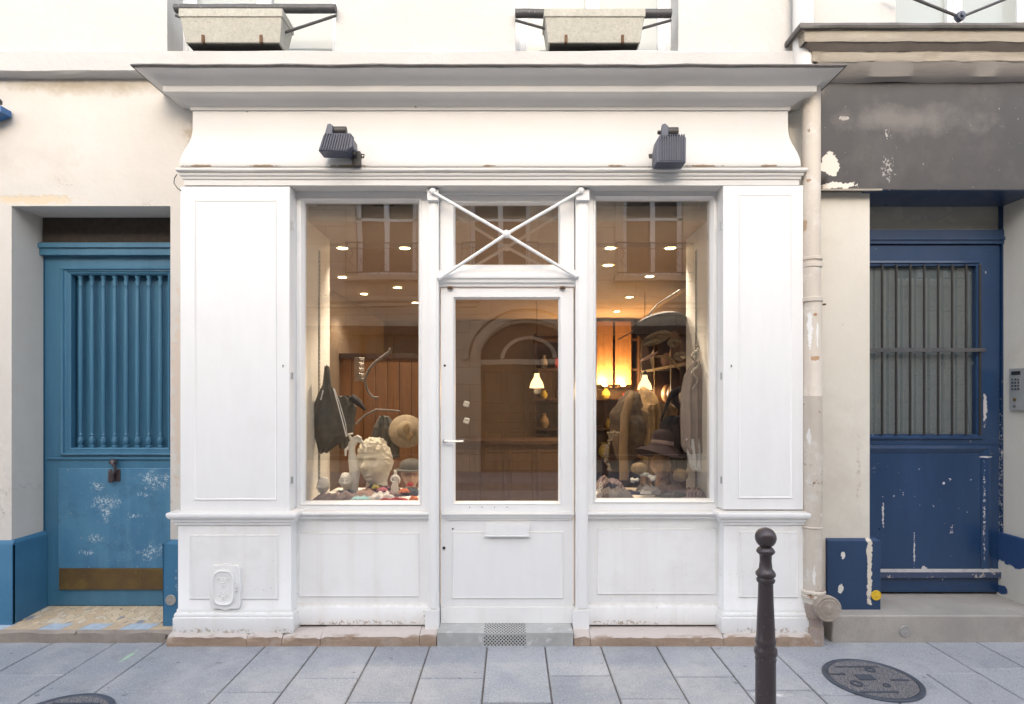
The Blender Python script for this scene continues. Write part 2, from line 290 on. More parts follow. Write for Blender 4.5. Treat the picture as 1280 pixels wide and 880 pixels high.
M['grey_cloth'] = surf('grey_felt', (.105, .100, .090), (.075, .072, .066), 20, .3, .7, .95, 200, .5, .001)
M['black_cloth'] = surf('black_felt', (.018, .015, .018), (.03, .024, .028), 20, .3, .7, .85, 200, .5, .001)
M['plum_felt'] = surf('plum_felt', (.030, .014, .020), (.018, .010, .014), 20, .3, .7, .9, 200, .5, .001)
M['sweater'] = surf('mauve_knit', (.40, .345, .33), (.31, .265, .255), 10, .3, .7, .95, 160, .8, .002)
M['white_cloth'] = surf('white_cotton', (.80, .82, .86), (.72, .74, .78), 10, .3, .7, .9, 120, .4, .001)
M['straw'] = surf('straw', (.29, .225, .15), (.19, .145, .095), 30, .3, .7, .8, 120, .7, .002)
M['tan_fabric'] = surf('ochre_fabric', (.36, .225, .10), (.14, .085, .04), 16, .3, .7, .9, 60, .6, .003)
M['driftwood'] = surf('driftwood', (.33, .22, .115), (.19, .12, .06), 7, .3, .7, .85, 30, .8, .006, (3, 3, .6))
M['rock'] = surf('brown_rock', (.15, .10, .06), (.06, .04, .025), 12, .35, .65, .85, 22, 1.0, .02)
M['fur'] = surf('tan_fur', (.36, .25, .14), (.25, .17, .09), 30, .3, .7, 1.0, 160, 1.0, .006)
M['branch'] = surf('grey_branch', (.20, .17, .15), (.13, .11, .10), 20, .3, .7, .8, 60, .5, .002)
M['silver'] = plain('silver_beads', (.45, .43, .40), .3, .9)
for nm, c in dict(red=(.42, .03, .045), orange=(.60, .17, .06), cyan=(.34, .56, .62), pink=(.50, .14, .19), ochre=(.46, .38, .09), rose=(.50, .32, .26), navy_c=(.03, .035, .07), mauve=(.26, .19, .18), pale=(.68, .64, .64), brown=(.16, .10, .075), grey=(.28, .26, .26)).items():
    M['c_' + nm] = surf(nm + '_cloth', c, tuple(x * .7 for x in c), 16, .3, .7, .9, 160, .6, .001)
def pattern(name, a, b, kind, sc, thr=.5):
    t = NT(name)
    if kind == 'stripe':
        wv = t.n('ShaderNodeTexWave'); t.set(wv.inputs['Vector'], t.map(rot=(0, 0, .6))); wv.inputs['Scale'].default_value = sc; wv.inputs['Distortion'].default_value = 1.5
        m = t.ramp(wv.outputs['Fac'], thr, thr + .05)
    else:
        vo = t.n('ShaderNodeTexVoronoi'); t.set(vo.inputs['Vector'], t.tc); vo.inputs['Scale'].default_value = sc; m = t.ramp(vo.outputs['Distance'], thr, thr - .05)
    c = t.mix(m, a, b); c = t.mix(t.math('MULTIPLY', t.noise(60, 4), .35), c, (.08, .07, .07))
    t.bsdf(c, .9, 0, t.noise(170, 4), .5, .001); return t.m
M['p_flower'] = pattern('black_cloth_pink_flowers', (.018, .016, .022), (.45, .16, .20), 'dot', 42, .38)
M['p_navydot'] = pattern('navy_cloth_white_dots', (.02, .025, .05), (.6, .6, .58), 'dot', 70, .25)
M['p_greystripe'] = pattern('grey_striped_cloth', (.26, .235, .235), (.13, .11, .11), 'stripe', 26, .55)
M['p_mauvestripe'] = pattern('mauve_striped_cloth', (.30, .23, .22), (.12, .05, .06), 'stripe', 16, .75)
M['bulb'] = glow('lit_bulb', (1, .72, .38), 40); M['bulb_soft'] = glow('lit_spot', (1, .74, .42), 14)
M['shade'] = glow('lit_lampshade', (1, .62, .27), 1.9)
# opposite side
def blockmat():
    t = NT('ashlar_facade')
    bk = t.n('ShaderNodeTexBrick'); t.set(bk.inputs['Vector'], t.map((1, 1, 1), (0, 0, 0), (R(90), 0, 0)))
    for k, v in (('Scale', 1.0), ('Mortar Size', .006), ('Brick Width', .85), ('Row Height', .36), ('Bias', 0.0)): bk.inputs[k].default_value = v
    bk.inputs['Color1'].default_value = (.66, .55, .43, 1); bk.inputs['Color2'].default_value = (.58, .47, .36, 1); bk.inputs['Mortar'].default_value = (.22, .17, .12, 1)
    c = t.mix(t.math('MULTIPLY', t.ramp(t.noise(1.2, 7, .65), .4, .75), .6), bk.outputs['Color'], (.28, .215, .16))
    t.bsdf(c, .8, 0, t.math('ADD', bk.outputs['Fac'], t.noise(30, 4)), .3, .004); return t.m
M['ashlar'] = blockmat()
M['opp_trim'] = surf('opposite_trim', (.66, .55, .42), (.52, .42, .32), 3, .3, .7, .8, 20, .4, .004)
M['opp_door'] = surf('opposite_oak', (.24, .17, .11), (.17, .12, .08), 3, .3, .7, .5, 20, .3, .003, (5, 5, .5))
M['opp_glass'] = surf('opposite_glass', (.05, .055, .06), (.03, .03, .035), 2, .3, .7, .08, 4, .05, .002)
M['opp_curtain'] = plain('opposite_curtain', (.62, .60, .55), .8)

# ------------------------------------------------------------------ mesh building
class MB:
    def __init__(s): s.bm = bmesh.new()
    def v(s, p): return s.bm.verts.new(p)
    def face(s, pts):
        try: return s.bm.faces.new([s.v(p) for p in pts])
        except ValueError: return None
    def box(s, x0, x1, y0, y1, z0, z1):
        p = [s.v((x, y, z)) for z in (z0, z1) for y in (y0, y1) for x in (x0, x1)]
        for f in ((0, 1, 3, 2), (4, 6, 7, 5), (0, 4, 5, 1), (1, 5, 7, 3), (3, 7, 6, 2), (2, 6, 4, 0)):
            s.bm.faces.new([p[i] for i in f])
        return s
    def hexa(s, p8):
        p = [s.v(q) for q in p8]      # bottom 4 (ccw), top 4
        for f in ((0, 3, 2, 1), (4, 5, 6, 7), (0, 1, 5, 4), (1, 2, 6, 5), (2, 3, 7, 6), (3, 0, 4, 7)):
            s.bm.faces.new([p[i] for i in f])
        return s
    def prism(s, pts, y0, y1, axis='y'):
        def q(a, b, t): return (a, t, b) if axis == 'y' else ((t, a, b) if axis == 'x' else (a, b, t))
        A = [s.v(q(a, b, y0)) for a, b in pts]; B = [s.v(q(a, b, y1)) for a, b in pts]
        n = len(pts)
        s.bm.faces.new(A); s.bm.faces.new(B[::-1])
        for i in range(n): s.bm.faces.new((A[i], B[i], B[(i + 1) % n], A[(i + 1) % n]))
        return s
    def lathe(s, prof, c=(0, 0, 0), seg=32, mat=None, caps=True):
        rows = []
        for r, z in prof:
            row = []
            for k in range(seg):
                a = 2 * PI * k / seg
                p = Vector((r * math.cos(a), r * math.sin(a), z))
                if mat is not None: p = mat @ p
                row.append(s.v(p + Vector(c)))
            rows.append(row)
        for a, b in zip(rows, rows[1:]):
            for k in range(seg): s.bm.faces.new((a[k], a[(k + 1) % seg], b[(k + 1) % seg], b[k]))
        if caps:
            if prof[0][0] > 1e-4: s.bm.faces.new(rows[0][::-1])
            if prof[-1][0] > 1e-4: s.bm.faces.new(rows[-1])
        return s
    def tube(s, path, r, seg=10, closed=False):
        path = [Vector(p) for p in path]; rs = r if isinstance(r, (list, tuple)) else [r] * len(path)
        rows = []; d0 = (path[1] - path[0]).normalized(); a = d0.cross(Vector((0, 0, 1)) if abs(d0.z) < .9 else Vector((1, 0, 0))).normalized()
        for i, p in enumerate(path):
            d = (path[min(i + 1, len(path) - 1)] - path[max(i - 1, 0)]).normalized()
            a = (a - d * a.dot(d)).normalized(); b = d.cross(a).normalized()
            rows.append([s.v(p + (a * math.cos(2 * PI * k / seg) + b * math.sin(2 * PI * k / seg)) * rs[i]) for k in range(seg)])
        for a, b in zip(rows, rows[1:]):
            for k in range(seg): s.bm.faces.new((a[k], a[(k + 1) % seg], b[(k + 1) % seg], b[k]))
        s.bm.faces.new(rows[0][::-1]); s.bm.faces.new(rows[-1])
        return s
    def rings(s, rect, prof, cap=True, back=True):
        """nested rectangles: prof = [(inset, y)], rect = x0,x1,z0,z1"""
        x0, x1, z0, z1 = rect; rows = []
        for i, y in prof:
            rows.append([s.v(p) for p in ((x0 + i, y, z0 + i), (x1 - i, y, z0 + i), (x1 - i, y, z1 - i), (x0 + i, y, z1 - i))])
        for a, b in zip(rows, rows[1:]):
            for k in range(4): s.bm.faces.new((a[k], a[(k + 1) % 4], b[(k + 1) % 4], b[k]))
        if cap: s.bm.faces.new(rows[-1])
        if back and cap: s.bm.faces.new(rows[0][::-1])
        return s
    def frame(s, outer, inner, prof):
        """prof = [(t 0..1 from outer to inner, y)]"""
        rows = []
        for t, y in prof:
            q = [outer[k] * (1 - t) + inner[k] * t for k in range(4)]
            rows.append([s.v(p) for p in ((q[0], y, q[2]), (q[1], y, q[2]), (q[1], y, q[3]), (q[0], y, q[3]))])
        rows.append(rows[0])
        for a, b in zip(rows, rows[1:]):
            for k in range(4): s.bm.faces.new((a[k], a[(k + 1) % 4], b[(k + 1) % 4], b[k]))
        return s
    def wrap(s, prof, x0, x1, yf, yb, nx=1, jit=None, left=True, right=True):
        """moulding of profile (out, z) run along the front and returned to the wall at both ends"""
        rows = []
        for j, (o, z) in enumerate(prof):
            row = []
            xl = x0 - o if left else x0; xr = x1 + o if right else x1
            row.append((xl, yb, z))
            for k in range(nx + 1):
                t = k / nx; dz = jit(j, t) if jit else 0
                row.append((xl + (xr - xl) * t, yf - o, z + dz))
            row.append((xr, yb, z))
            rows.append([s.v(p) for p in row])
        for a, b in zip(rows, rows[1:]):
            for k in range(len(a) - 1): s.bm.faces.new((a[k], a[k + 1], b[k + 1], b[k]))
        return s
    def ell(s, c, r, seg=20, rings=12, mat=None):
        prof = [(math.sin(PI * i / rings), -math.cos(PI * i / rings)) for i in range(rings + 1)]
        prof[0] = (1e-4, -1); prof[-1] = (1e-4, 1)
        m = Matrix.Diagonal((*r,)).to_3x3()
        if mat is not None: m = mat.to_3x3() @ m
        return s.lathe(prof, c, seg, m)
    def move(s, m):
        bmesh.ops.transform(s.bm, matrix=m, verts=s.bm.verts); return s
    def build(s, name, mat, parent=None, bevel=0.0, angle=35, remesh=0.0, label=None, merge=True, solid=0.0, flip=True, noisy=None):
        if merge: bmesh.ops.remove_doubles(s.bm, verts=s.bm.verts, dist=1e-5)
        if noisy:
            for v in s.bm.verts:
                v.co += noise.noise_vector(v.co * noisy[1]) * noisy[0]
        bmesh.ops.recalc_face_normals(s.bm, faces=s.bm.faces)
        me = bpy.data.meshes.new(name); s.bm.to_mesh(me); s.bm.free()
        me.polygons.foreach_set('use_smooth', [True] * len(me.polygons))
        me.set_sharp_from_angle(angle=R(angle))
        o = bpy.data.objects.new(name, me); COL.objects.link(o)
        for m in (mat if isinstance(mat, list) else [mat]): me.materials.append(m)
        if solid:
            md = o.modifiers.new('solid', 'SOLIDIFY'); md.thickness = solid; md.offset = 0
        if remesh:
            md = o.modifiers.new('remesh', 'REMESH'); md.mode = 'VOXEL'; md.voxel_size = remesh; md.use_smooth_shade = True
            md = o.modifiers.new('smooth', 'SMOOTH'); md.iterations = 2; md.factor = .5
        if bevel:
            md = o.modifiers.new('bevel', 'BEVEL'); md.width = bevel; md.segments = 2; md.limit_method = 'ANGLE'; md.angle_limit = R(40); md.harden_normals = True
        if parent is not None:
            o.parent = parent; root = parent
            if parent.type == 'EMPTY': o.location = -parent.location
        if label: o['label'] = label
        return o

def thing(name, label, cat, loc=(0, 0, 0), group=None):
    o = bpy.data.objects.new(name, None); COL.objects.link(o); o.location = loc; o.empty_display_size = .1
    o['label'] = label; o['category'] = cat
    if group: o['group'] = group
    return o
def tag(o, label, cat, group=None):
    o['label'] = label; o['category'] = cat
    if group: o['group'] = group
    return o
def struct(o): o['kind'] = 'structure'; return o
def dup(root, delta, label, rotz=None, scale=None):
    r = root.copy(); COL.objects.link(r); r.location = root.location + Vector(delta); r['label'] = label
    if rotz is not None: r.rotation_euler.z = rotz
    if scale: r.scale = scale
    for ch in list(root.children):
        c = ch.copy(); COL.objects.link(c); c.parent = r
        for g in ch.children:
            d = g.copy(); COL.objects.link(d); d.parent = c
    return r

def wall_cells(mb, x0, x1, z0, z1, y, openings, depth):
    """wall face at y with rectangular openings and their reveals going back by depth"""
    xs = sorted({x0, x1, *[o[0] for o in openings], *[o[1] for o in openings]})
    zs = sorted({z0, z1, *[o[2] for o in openings], *[o[3] for o in openings]})
    for xa, xb in zip(xs, xs[1:]):
        for za, zb in zip(zs, zs[1:]):
            xm, zm = (xa + xb) / 2, (za + zb) / 2
            if any(o[0] < xm < o[1] and o[2] < zm < o[3] for o in openings): continue
            mb.face(((xa, y, za), (xb, y, za), (xb, y, zb), (xa, y, zb)))
    for o in openings:
        a, b, c, d = o[:4]; yb = y + (o[4] if len(o) > 4 else depth)
        mb.face(((a, y, c), (a, yb, c), (a, yb, d), (a, y, d))); mb.face(((b, y, c), (b, yb, c), (b, yb, d), (b, y, d)))
        mb.face(((a, y, d), (b, y, d), (b, yb, d), (a, yb, d))); mb.face(((a, y, c), (b, y, c), (b, yb, c), (a, yb, c)))

# ================================================================== GROUND
g = MB(); g.box(-80, 80, -90, 80, -.6, -.135); struct(g.build('ground', M['mortar']))
g = MB(); g.box(-40, 40, -6.6, -1.88, -.3, -.13); struct(g.build('road', M['bounce_road']))
g = MB()
for k in range(40): g.box(-20 + k + .003, -19 + k - .003, -1.88, -1.70, -.25, .0)
for k in range(40): g.box(-20 + k + .003, -19 + k - .003, -6.78, -6.6, -.25, .0)
struct(g.build('kerb', M['kerb'], bevel=.008))
g = MB(); g.box(-20, 20, -1.70, .6, -.25, -.008); g.box(-20, 20, -8.2, -6.78, -.25, -.008); struct(g.build('pavement_bed', M['mortar']))
# slabs: columns at right angles to the shopfront
g = MB()
joints = [X(p) for p in (397, 470, 537, 609, 681, 751, 820.5, 888, 961)]
cols = []   # (x0,x1,[cross joints y])
cross = [(-.42, -.97), (-.675, -1.2), (-.42, -1.0), (-.68, -1.25), (-.39, -.95), (-.64, -1.2), (-.40, -.98), (-.55, -1.1)]
cols = [(joints[i], joints[i + 1], cross[i]) for i in range(8)]
a = joints[0]
for w, cr in ((.33, (-.57, -1.05)), (.66, (-.57, -1.15)), (.31, (-1.0,)), (.40, (-.38, -.9)), (.42, (-.62, -1.2)), (.36, (-.35, -.95)), (.5, (-.7, -1.2))):
    cols.append((a - w, a, cr)); a -= w
random.seed(11)
while a > -14: w = random.uniform(.32, .5); cols.append((a - w, a, (random.uniform(-.4, -.7), random.uniform(-.95, -1.2)))); a -= w
cols.append((joints[8], 2.64, (-.36,), 'big')); a = 2.64
cols.append((2.64, 2.96, (-.30, -.9))); a = 2.96
while a < 14: w = random.uniform(.32, .45); cols.append((a, a + w, (random.uniform(-.3, -.7), random.uniform(-.95, -1.2)))); a += w
MH = [(1.988, -.438, .245), (-2.20, -.845, .245)]
def slab(x0, x1, y0, y1):
    e = .0042; x0 += e; x1 -= e; y0 += e; y1 -= e; b = .004; dz = random.uniform(-.0012, .0012)
    p = [g.v(q) for q in ((x0, y0, -.02), (x1, y0, -.02), (x1, y1, -.02), (x0, y1, -.02), (x0, y0, dz - b), (x1, y0, dz - b), (x1, y1, dz - b), (x0, y1, dz - b),
         (x0 + b, y0 + b, dz), (x1 - b, y0 + b, dz), (x1 - b, y1 - b, dz), (x0 + b, y1 - b, dz))]
    for k in range(4):
        n = (k + 1) % 4
        g.bm.faces.new((p[k], p[n], p[4 + n], p[4 + k])); g.bm.faces.new((p[4 + k], p[4 + n], p[8 + n], p[8 + k]))
    g.bm.faces.new(p[8:])
for c in cols:
    if len(c) == 4:
        slab(c[0], c[1], -.36, .25)
        m = c[0] + .37; slab(c[0], m, -.6, -.36); slab(c[0], m, -1.2, -.6); slab(c[0], m, -1.7, -1.2)
        m2 = m + .36; slab(m, m2, -1.0, -.36); slab(m, m2, -1.7, -1.0); slab(m2, c[1], -.85, -.36); slab(m2, c[1], -1.7, -.85)
        continue
    ys = [.25, *c[2], -1.70]
    for ya, yb in zip(ys, ys[1:]): slab(c[0], c[1], yb, ya)
a = -14
while a < 14:
    slab(a, a + .4, -7.45, -6.78); slab(a, a + .4, -8.1, -7.45); a += .4
g.build('pavement', M['slab'], merge=False)['kind'] = 'structure'

# manholes (cover lies 2 mm proud of the slabs)
for i, (mx, my, r) in enumerate(MH):
    if i == 0:
        root = thing('manhole_cover', 'round patterned cast iron cover in the pavement beside the bollard', 'manhole cover', (mx, my, .004), 'round iron covers in the pavement')
        g = MB(); g.lathe([(r, 0), (r, .006), (r - .004, .009), (r - .024, .009), (r - .028, .004), (r - .028, .0)], (mx, my, .002), 64, caps=False); g.build('rim', M['iron_rim'], root)
        g = MB(); g.lathe([(1e-4, .006), (r - .031, .006), (r - .031, .0)], (mx, my, .002), 64, caps=False); g.build('cover_plate', M['iron'], root)
        for (dx, dy, rr) in ((.05, .10, .028), (-.12, -.06, .032), (.03, -.08, .02)):
            g = MB(); g.lathe([(rr, .006), (rr, .011), (rr * .6, .011), (rr * .6, .006)], (mx + dx, my + dy, .002), 24, caps=False); g.build('raised_ring', M['iron_rim'], root)
        g = MB(); g.box(mx - .075, mx + .015, my - .02, my + .04, .008, .0135); g.build('centre_plate', M['iron_rim'], root, bevel=.001)
        for (lx, ly, ll) in ((0, .14, .12), (-.05, -.15, .10), (.14, -.02, .05), (-.16, .05, .04)):
            g = MB(); g.box(mx + lx - ll, mx + lx + ll, my + ly - .006, my + ly + .006, .007, .012); g.build('raised_bar', M['iron_rim'], root, bevel=.001)
        mh0 = root
    else:
        dup(mh0, (MH[1][0] - MH[0][0], MH[1][1] - MH[0][1], 0), 'round cast iron cover cut off by the photo edge, in front of the teal door', rotz=None)

# ================================================================== BUILDING
bld = thing('apartment_building', 'cream rendered old town building with upper windows, teal door and navy door', 'building', (0, .15, 0))
YL, YR, YU = .15, .18, .15
# door openings
TL = (X(14.5, YL), X(213, YL), .0, Z(257.5, YL))         # teal doorway
NL = (X(1087, YR), 3.44, .0, 2.91)                       # navy doorway
SHX0, SHX1 = -2.02, 1.80
g = MB(); wall_cells(g, -14, SHX0 + .02, -.01, 3.66, YL, [(TL[0], TL[1], -.01, TL[3]), (-12.6, -11.4, -.01, 2.6), (-9.8, -7.6, .6, 2.8), (-6.6, -5.2, .9, 2.7)], .27)
g.build('wall', M['left_wall'], bld, label='cream render wall with cracks round the teal doorway')
g = MB(); wall_cells(g, SHX1 - .02, 14, -.01, 3.66, YR, [(NL[0], NL[1], -.01, NL[3]), (5.2, 7.4, .6, 2.8), (8.6, 9.8, -.01, 2.6), (11, 13, .8, 2.7)], .27)
g.build('wall', M['right_wall'], bld, label='pale beige render wall round the navy doorway')
g = MB(); g.box(SHX0 + .02, SHX1 - .02, .30, .45, 3.0, 3.66); g.build('lintel', M['right_wall'], bld)
UW = [(X(209, YU), X(420, YU)), (X(644, YU), X(848, YU)), (2.50, 3.55)]
zs = Z(65, YU)
ops = [(a, b, zs, 5.6) for a, b in UW[:2]] + [(UW[2][0], UW[2][1], 3.86, 5.6)] + [(x, x + 1.05, zs, 5.6) for x in (-4.7, -7.2, -9.7, -12.2, 5.2, 7.7, 10.2, 12.4)]
ops += [(o[0], o[1], 6.6, 8.3) for o in ops]
g = MB(); wall_cells(g, -14, 14, 3.66, 9.2, YU, ops, .2); g.build('wall', M['upper_wall'], bld, label='off-white upper wall above the shop')
g = MB(); g.box(-14, 14, YU + .3, 8, 9.2, 9.4); g.build('roof', M['lead'], bld)
g = MB()
for sx in (-14.15, 14.0): g.box(sx, sx + .15, .19, 8, -.01, 9.2)
g.box(-14, 14, 8, 8.15, -.01, 9.2); g.build('wall', M['upper_wall'], bld, label='plain side and rear walls')
# ledge string course
def jl(amp, fr): return lambda j, t: amp * noise.noise(Vector((t * fr, j * 3.1, 0)))
g = MB(); g.wrap([(0, 3.628), (.055, 3.632), (.07, 3.645), (.07, 3.765), (.06, 3.775), (0, 3.779)], -14, 1.93, YU, YU + .02, 120, jl(.006, 40), left=False, right=False)
g.box(1.90, 1.93, YU - .07, YU + .02, 3.64, 3.77)
g.build('ledge', M['upper_wall'], bld)
g = MB()
for i in range(6): pass
# plinths
zt = .615
g = MB(); g.wrap([(.022, .04), (.022, zt - .015), (.012, zt), (0, zt + .012)], -14, TL[0] + .022, YL, YL, 1, None, left=False, right=False)
g.box(TL[0] - .02, TL[0] + .022, YL - .018, .42, .04, zt - .012)
g.hexa([(TL[0] - .02, YL - .017, zt - .012), (TL[0] + .0218, YL - .017, zt - .012), (TL[0] + .0218, .42, zt - .012), (TL[0] - .02, .42, zt - .012),
        (TL[0] - .02, YL, zt + .014), (TL[0] + .002, YL, zt + .014), (TL[0] + .002, .42, zt + .014), (TL[0] - .02, .42, zt + .014)])
g.build('plinth', M['teal_plinth'], bld, bevel=.004, label='teal painted plinth left of the teal door')
xa, xb = X(203.5, .11), X(223, .11)
g = MB(); g.box(xa, xb + .05, .11, .42, .04, Z(681, .11))
g.hexa([(xa, .11, Z(681, .11)), (xb + .05, .11, Z(681, .11)), (xb + .05, .4, Z(681, .11)), (xa, .4, Z(681, .11)), (xa + .04, .16, Z(675, .11)), (xb + .05, .16, Z(675, .11)), (xb + .05, .4, Z(675, .11)), (xa + .04, .4, Z(675, .11))])
g.build('plinth', M['teal_plinth'], bld, bevel=.004, label='narrow teal plinth between the teal door and the shopfront')
zn = Z(674, .16)
g = MB(); g.box(X(1034, .16), X(1101, .16), .16, .46, .14, zn - .012)
g.hexa([(X(1034, .16), .16, zn - .012), (X(1101, .16), .16, zn - .012), (X(1101, .16), .46, zn - .012), (X(1034, .16), .46, zn - .012),
        (X(1034, .16), .178, zn + .004), (X(1097, .16), .178, zn + .004), (X(1097, .16), .46, zn + .004), (X(1034, .16), .46, zn + .004)])
g.build('plinth', M['navy_plinth'], bld, bevel=.005, label='navy painted plinth beside the downpipe, paint flaked at its edge')
g = MB(); g.box(3.415, 3.47, .16, .47, .14, .61); g.box(3.46, 14, .16, .2, .0, .61); g.build('plinth', M['navy_flaked'], bld, bevel=.004, label='flaking navy plinth right of the navy door')
# steps
sx0 = -14
def jitz(v, a): return (v[0], v[1], v[2] + a * noise.noise(Vector((v[0] * 9, v[1] * 5, 1.3))))
g = MB()
n = 46; xl, xr = -3.75, X(217, .05)
for k in range(n):
    a, b = xl + (xr - xl) * k / n, xl + (xr - xl) * (k + 1) / n
    za, zb = (.070 + .012 * noise.noise(Vector((a * 5, 0, 0))), .070 + .012 * noise.noise(Vector((b * 5, 0, 0))))
    ja, jb = (.018 * noise.noise(Vector((a * 8, 3, 0))), .018 * noise.noise(Vector((b * 8, 3, 0))))
    g.face(((a, .055 + ja, -.01), (b, .055 + jb, -.01), (b, .052 + jb * .3, zb - .01), (a, .052 + ja * .3, za - .01)))
    g.face(((a, .052 + ja * .3, za - .01), (b, .052 + jb * .3, zb - .01), (b, .066, .077), (a, .066, .077)))
g.face(((xl, .066, .077), (xr, .066, .077), (xr, .16, .084), (xl, .16, .084)))
g.build('doorstep', M['step_left'], bld, label='worn broken stone step edge below the teal door')
g = MB(); g.hexa([(TL[0], .15, .05), (TL[1] + .02, .15, .05), (TL[1] + .02, .55, .07), (TL[0], .55, .07), (TL[0], .15, .0858), (TL[1] + .02, .15, .0858), (TL[1] + .02, .55, .108), (TL[0], .55, .108)])
g.build('mosaic_floor', M['mosaic'], bld, label='broken tile mosaic floor before the teal door')
def strip(par_m, par_l, xs, par, y0, y1, z0, z1):
    k = 0
    for a, b in zip(xs, xs[1:]):
        if k % 2 == par:
            sk = .03
            mb = MB(); mb.hexa([(a + .002, y0, z0 - .02), (b - .002, y0, z0 - .02), (b + sk - .002, y1, z1 - .02), (a + sk + .002, y1, z1 - .02), (a + .002, y0, z0), (b - .002, y0, z0), (b + sk - .002, y1, z1), (a + sk + .002, y1, z1)])
            mb.build('border_tile', par_m, bld, label=par_l)
        k += 1
xs = [xl + .02]
random.seed(5)
while xs[-1] < xr - .12: xs.append(xs[-1] + random.choice((.11, .15, .19, .22)))
strip(M['tile_pale'], 'pale blue tile', xs, 0, .068, .15, .0795, .0862)
strip(M['tile_tan'], 'tan tile', xs, 1, .068, .15, .0795, .0862)
g = MB(); g.box(X(1040, .06), 14, .06, .5, -.01, .172); g.build('doorstep', M['concrete'], bld, bevel=.012, label='grey concrete step below the navy door')
g = MB(); g.box(-14, xl, .06, .16, -.01, .07); g.build('doorstep', M['concrete'], bld)

# ---- teal door
YD = .42
td = MB()
dx0, dx1 = X(56, YD), -2.17
zb, ztp = .105, Z(320, YD)
gx0, gx1, gz0, gz1 = X(78, YD), X(219, YD), Z(568, YD), Z(335, YD)
td.frame((dx0, dx1, Z(574, YD), ztp), (gx0, gx1, gz0, gz1), [(0, YD + .04), (0, YD), (1, YD), (1, YD + .04)])
td.box(dx0, dx1, YD + .001, YD + .04, zb, Z(574, YD) - .0005)
tdo = td.build('door', M['teal'], bld, bevel=.002, label='teal panelled door with turned balusters')
g = MB(); g.frame((gx0 - .004, gx1 + .004, gz0 - .004, gz1 + .004), (gx0 + .055, gx1 - .055, gz0 + .045, gz1 - .045),
                  [(0, YD), (0, YD - .016), (.12, YD - .020), (.3, YD - .016), (.38, YD - .004), (.5, YD - .006), (.68, YD + .004), (.78, YD - .002), (1, YD + .008), (1, YD + .05)])
g.build('grille_frame', M['teal'], tdo)
g = MB(); g.box(gx0 + .02, gx1 - .02, YD + .070, YD + .085, gz0 + .02, gz1 - .02)
g.build('back_panel', M['teal'], tdo)
bz0, bz1 = gz0 + .045, gz1 - .045
hb = bz1 - bz0
prof = [(.019, 0), (.019, .012), (.010, .018), (.014, .026), (.020, .04), (.021, .055), (.013, .075), (.011, .085), (.015, .09), (.011, .097), (.0135, .12), (.0155, hb * .5), (.0135, hb - .10), (.011, hb - .075), (.015, hb - .07), (.011, hb - .062), (.017, hb - .045), (.011, hb - .025), (.019, hb - .012), (.019, hb)]
for k in range(9):
    cx = X(101 + 14.25 * k, YD + .035)
    g = MB(); g.lathe(prof, (cx, YD + .035, bz0), 16); g.build('baluster', M['teal'], tdo, angle=50)
g = MB(); pz0, pz1 = Z(722, YD), Z(585, YD); g.rings((X(74, YD), X(222, YD), Z(735, YD), pz1), [(0, YD), (0, YD - .010), (.004, YD - .014), (.3, YD - .014)], cap=False)
g = MB(); g.box(X(74, YD), X(222, YD), YD - .012, YD + .003, Z(736, YD), pz1); g.build('lower_panel', M['teal_worn'], tdo, bevel=.004)
g = MB(); g.box(X(76, YD), X(221, YD), YD - .017, YD - .011, Z(736, YD), Z(709.5, YD)); g.build('kick_plate', M['brass'], tdo, bevel=.001)
g = MB(); g.box(dx0 + .02, dx1, YD - .012, YD + .002, Z(568, YD) - .035, Z(568, YD) - .02); g.build('drip_rail', M['teal'], tdo, bevel=.003)
kx, kz = X(145, YD), Z(577, YD)
g = MB(); g.ell((kx, YD - .03, kz), (.024, .026, .022)); g.tube([(kx - .018, YD - .035, kz - .005), (kx + .01, YD - .05, kz - .01), (kx + .024, YD - .045, kz - .035), (kx + .02, YD - .042, kz - .06), (kx + .005, YD - .04, kz - .085)], [.010, .011, .010, .009, .010], 10)
g.tube([(kx - .015, YD - .04, kz - .05), (kx - .008, YD - .045, kz - .06), (kx - .006, YD - .045, kz - .12)], [.008, .014, .017], 10); g.ell((kx - .006, YD - .043, kz - .125), (.02, .018, .018)); g.box(kx - .006, kx + .04, YD - .02, YD, kz - .135, kz - .05)
g.build('knocker', M['bollard'], tdo, remesh=.003)
g = MB(); g.box(X(46, .40), -2.15, .375, .44, Z(318.5, .375), Z(303, .375)); g.box(X(48, .40), -2.15, .36, .44, Z(309, .36), Z(303.5, .36))
g.box(TL[0] + .0, dx0 - .003, .41, .46, .09, Z(318, .4))
g.build('door_frame', M['teal'], bld, bevel=.003)
g = MB(); g.box(TL[0] + .005, -2.15, .40, .44, Z(303, .4), TL[3] + .001); g.build('transom_board', M['dark_board'], bld)
g = MB(); g.box(TL[0], -2.1, .53, .56, 0, TL[3] + .2); g.build('backing_board', M['dark_board'], bld)

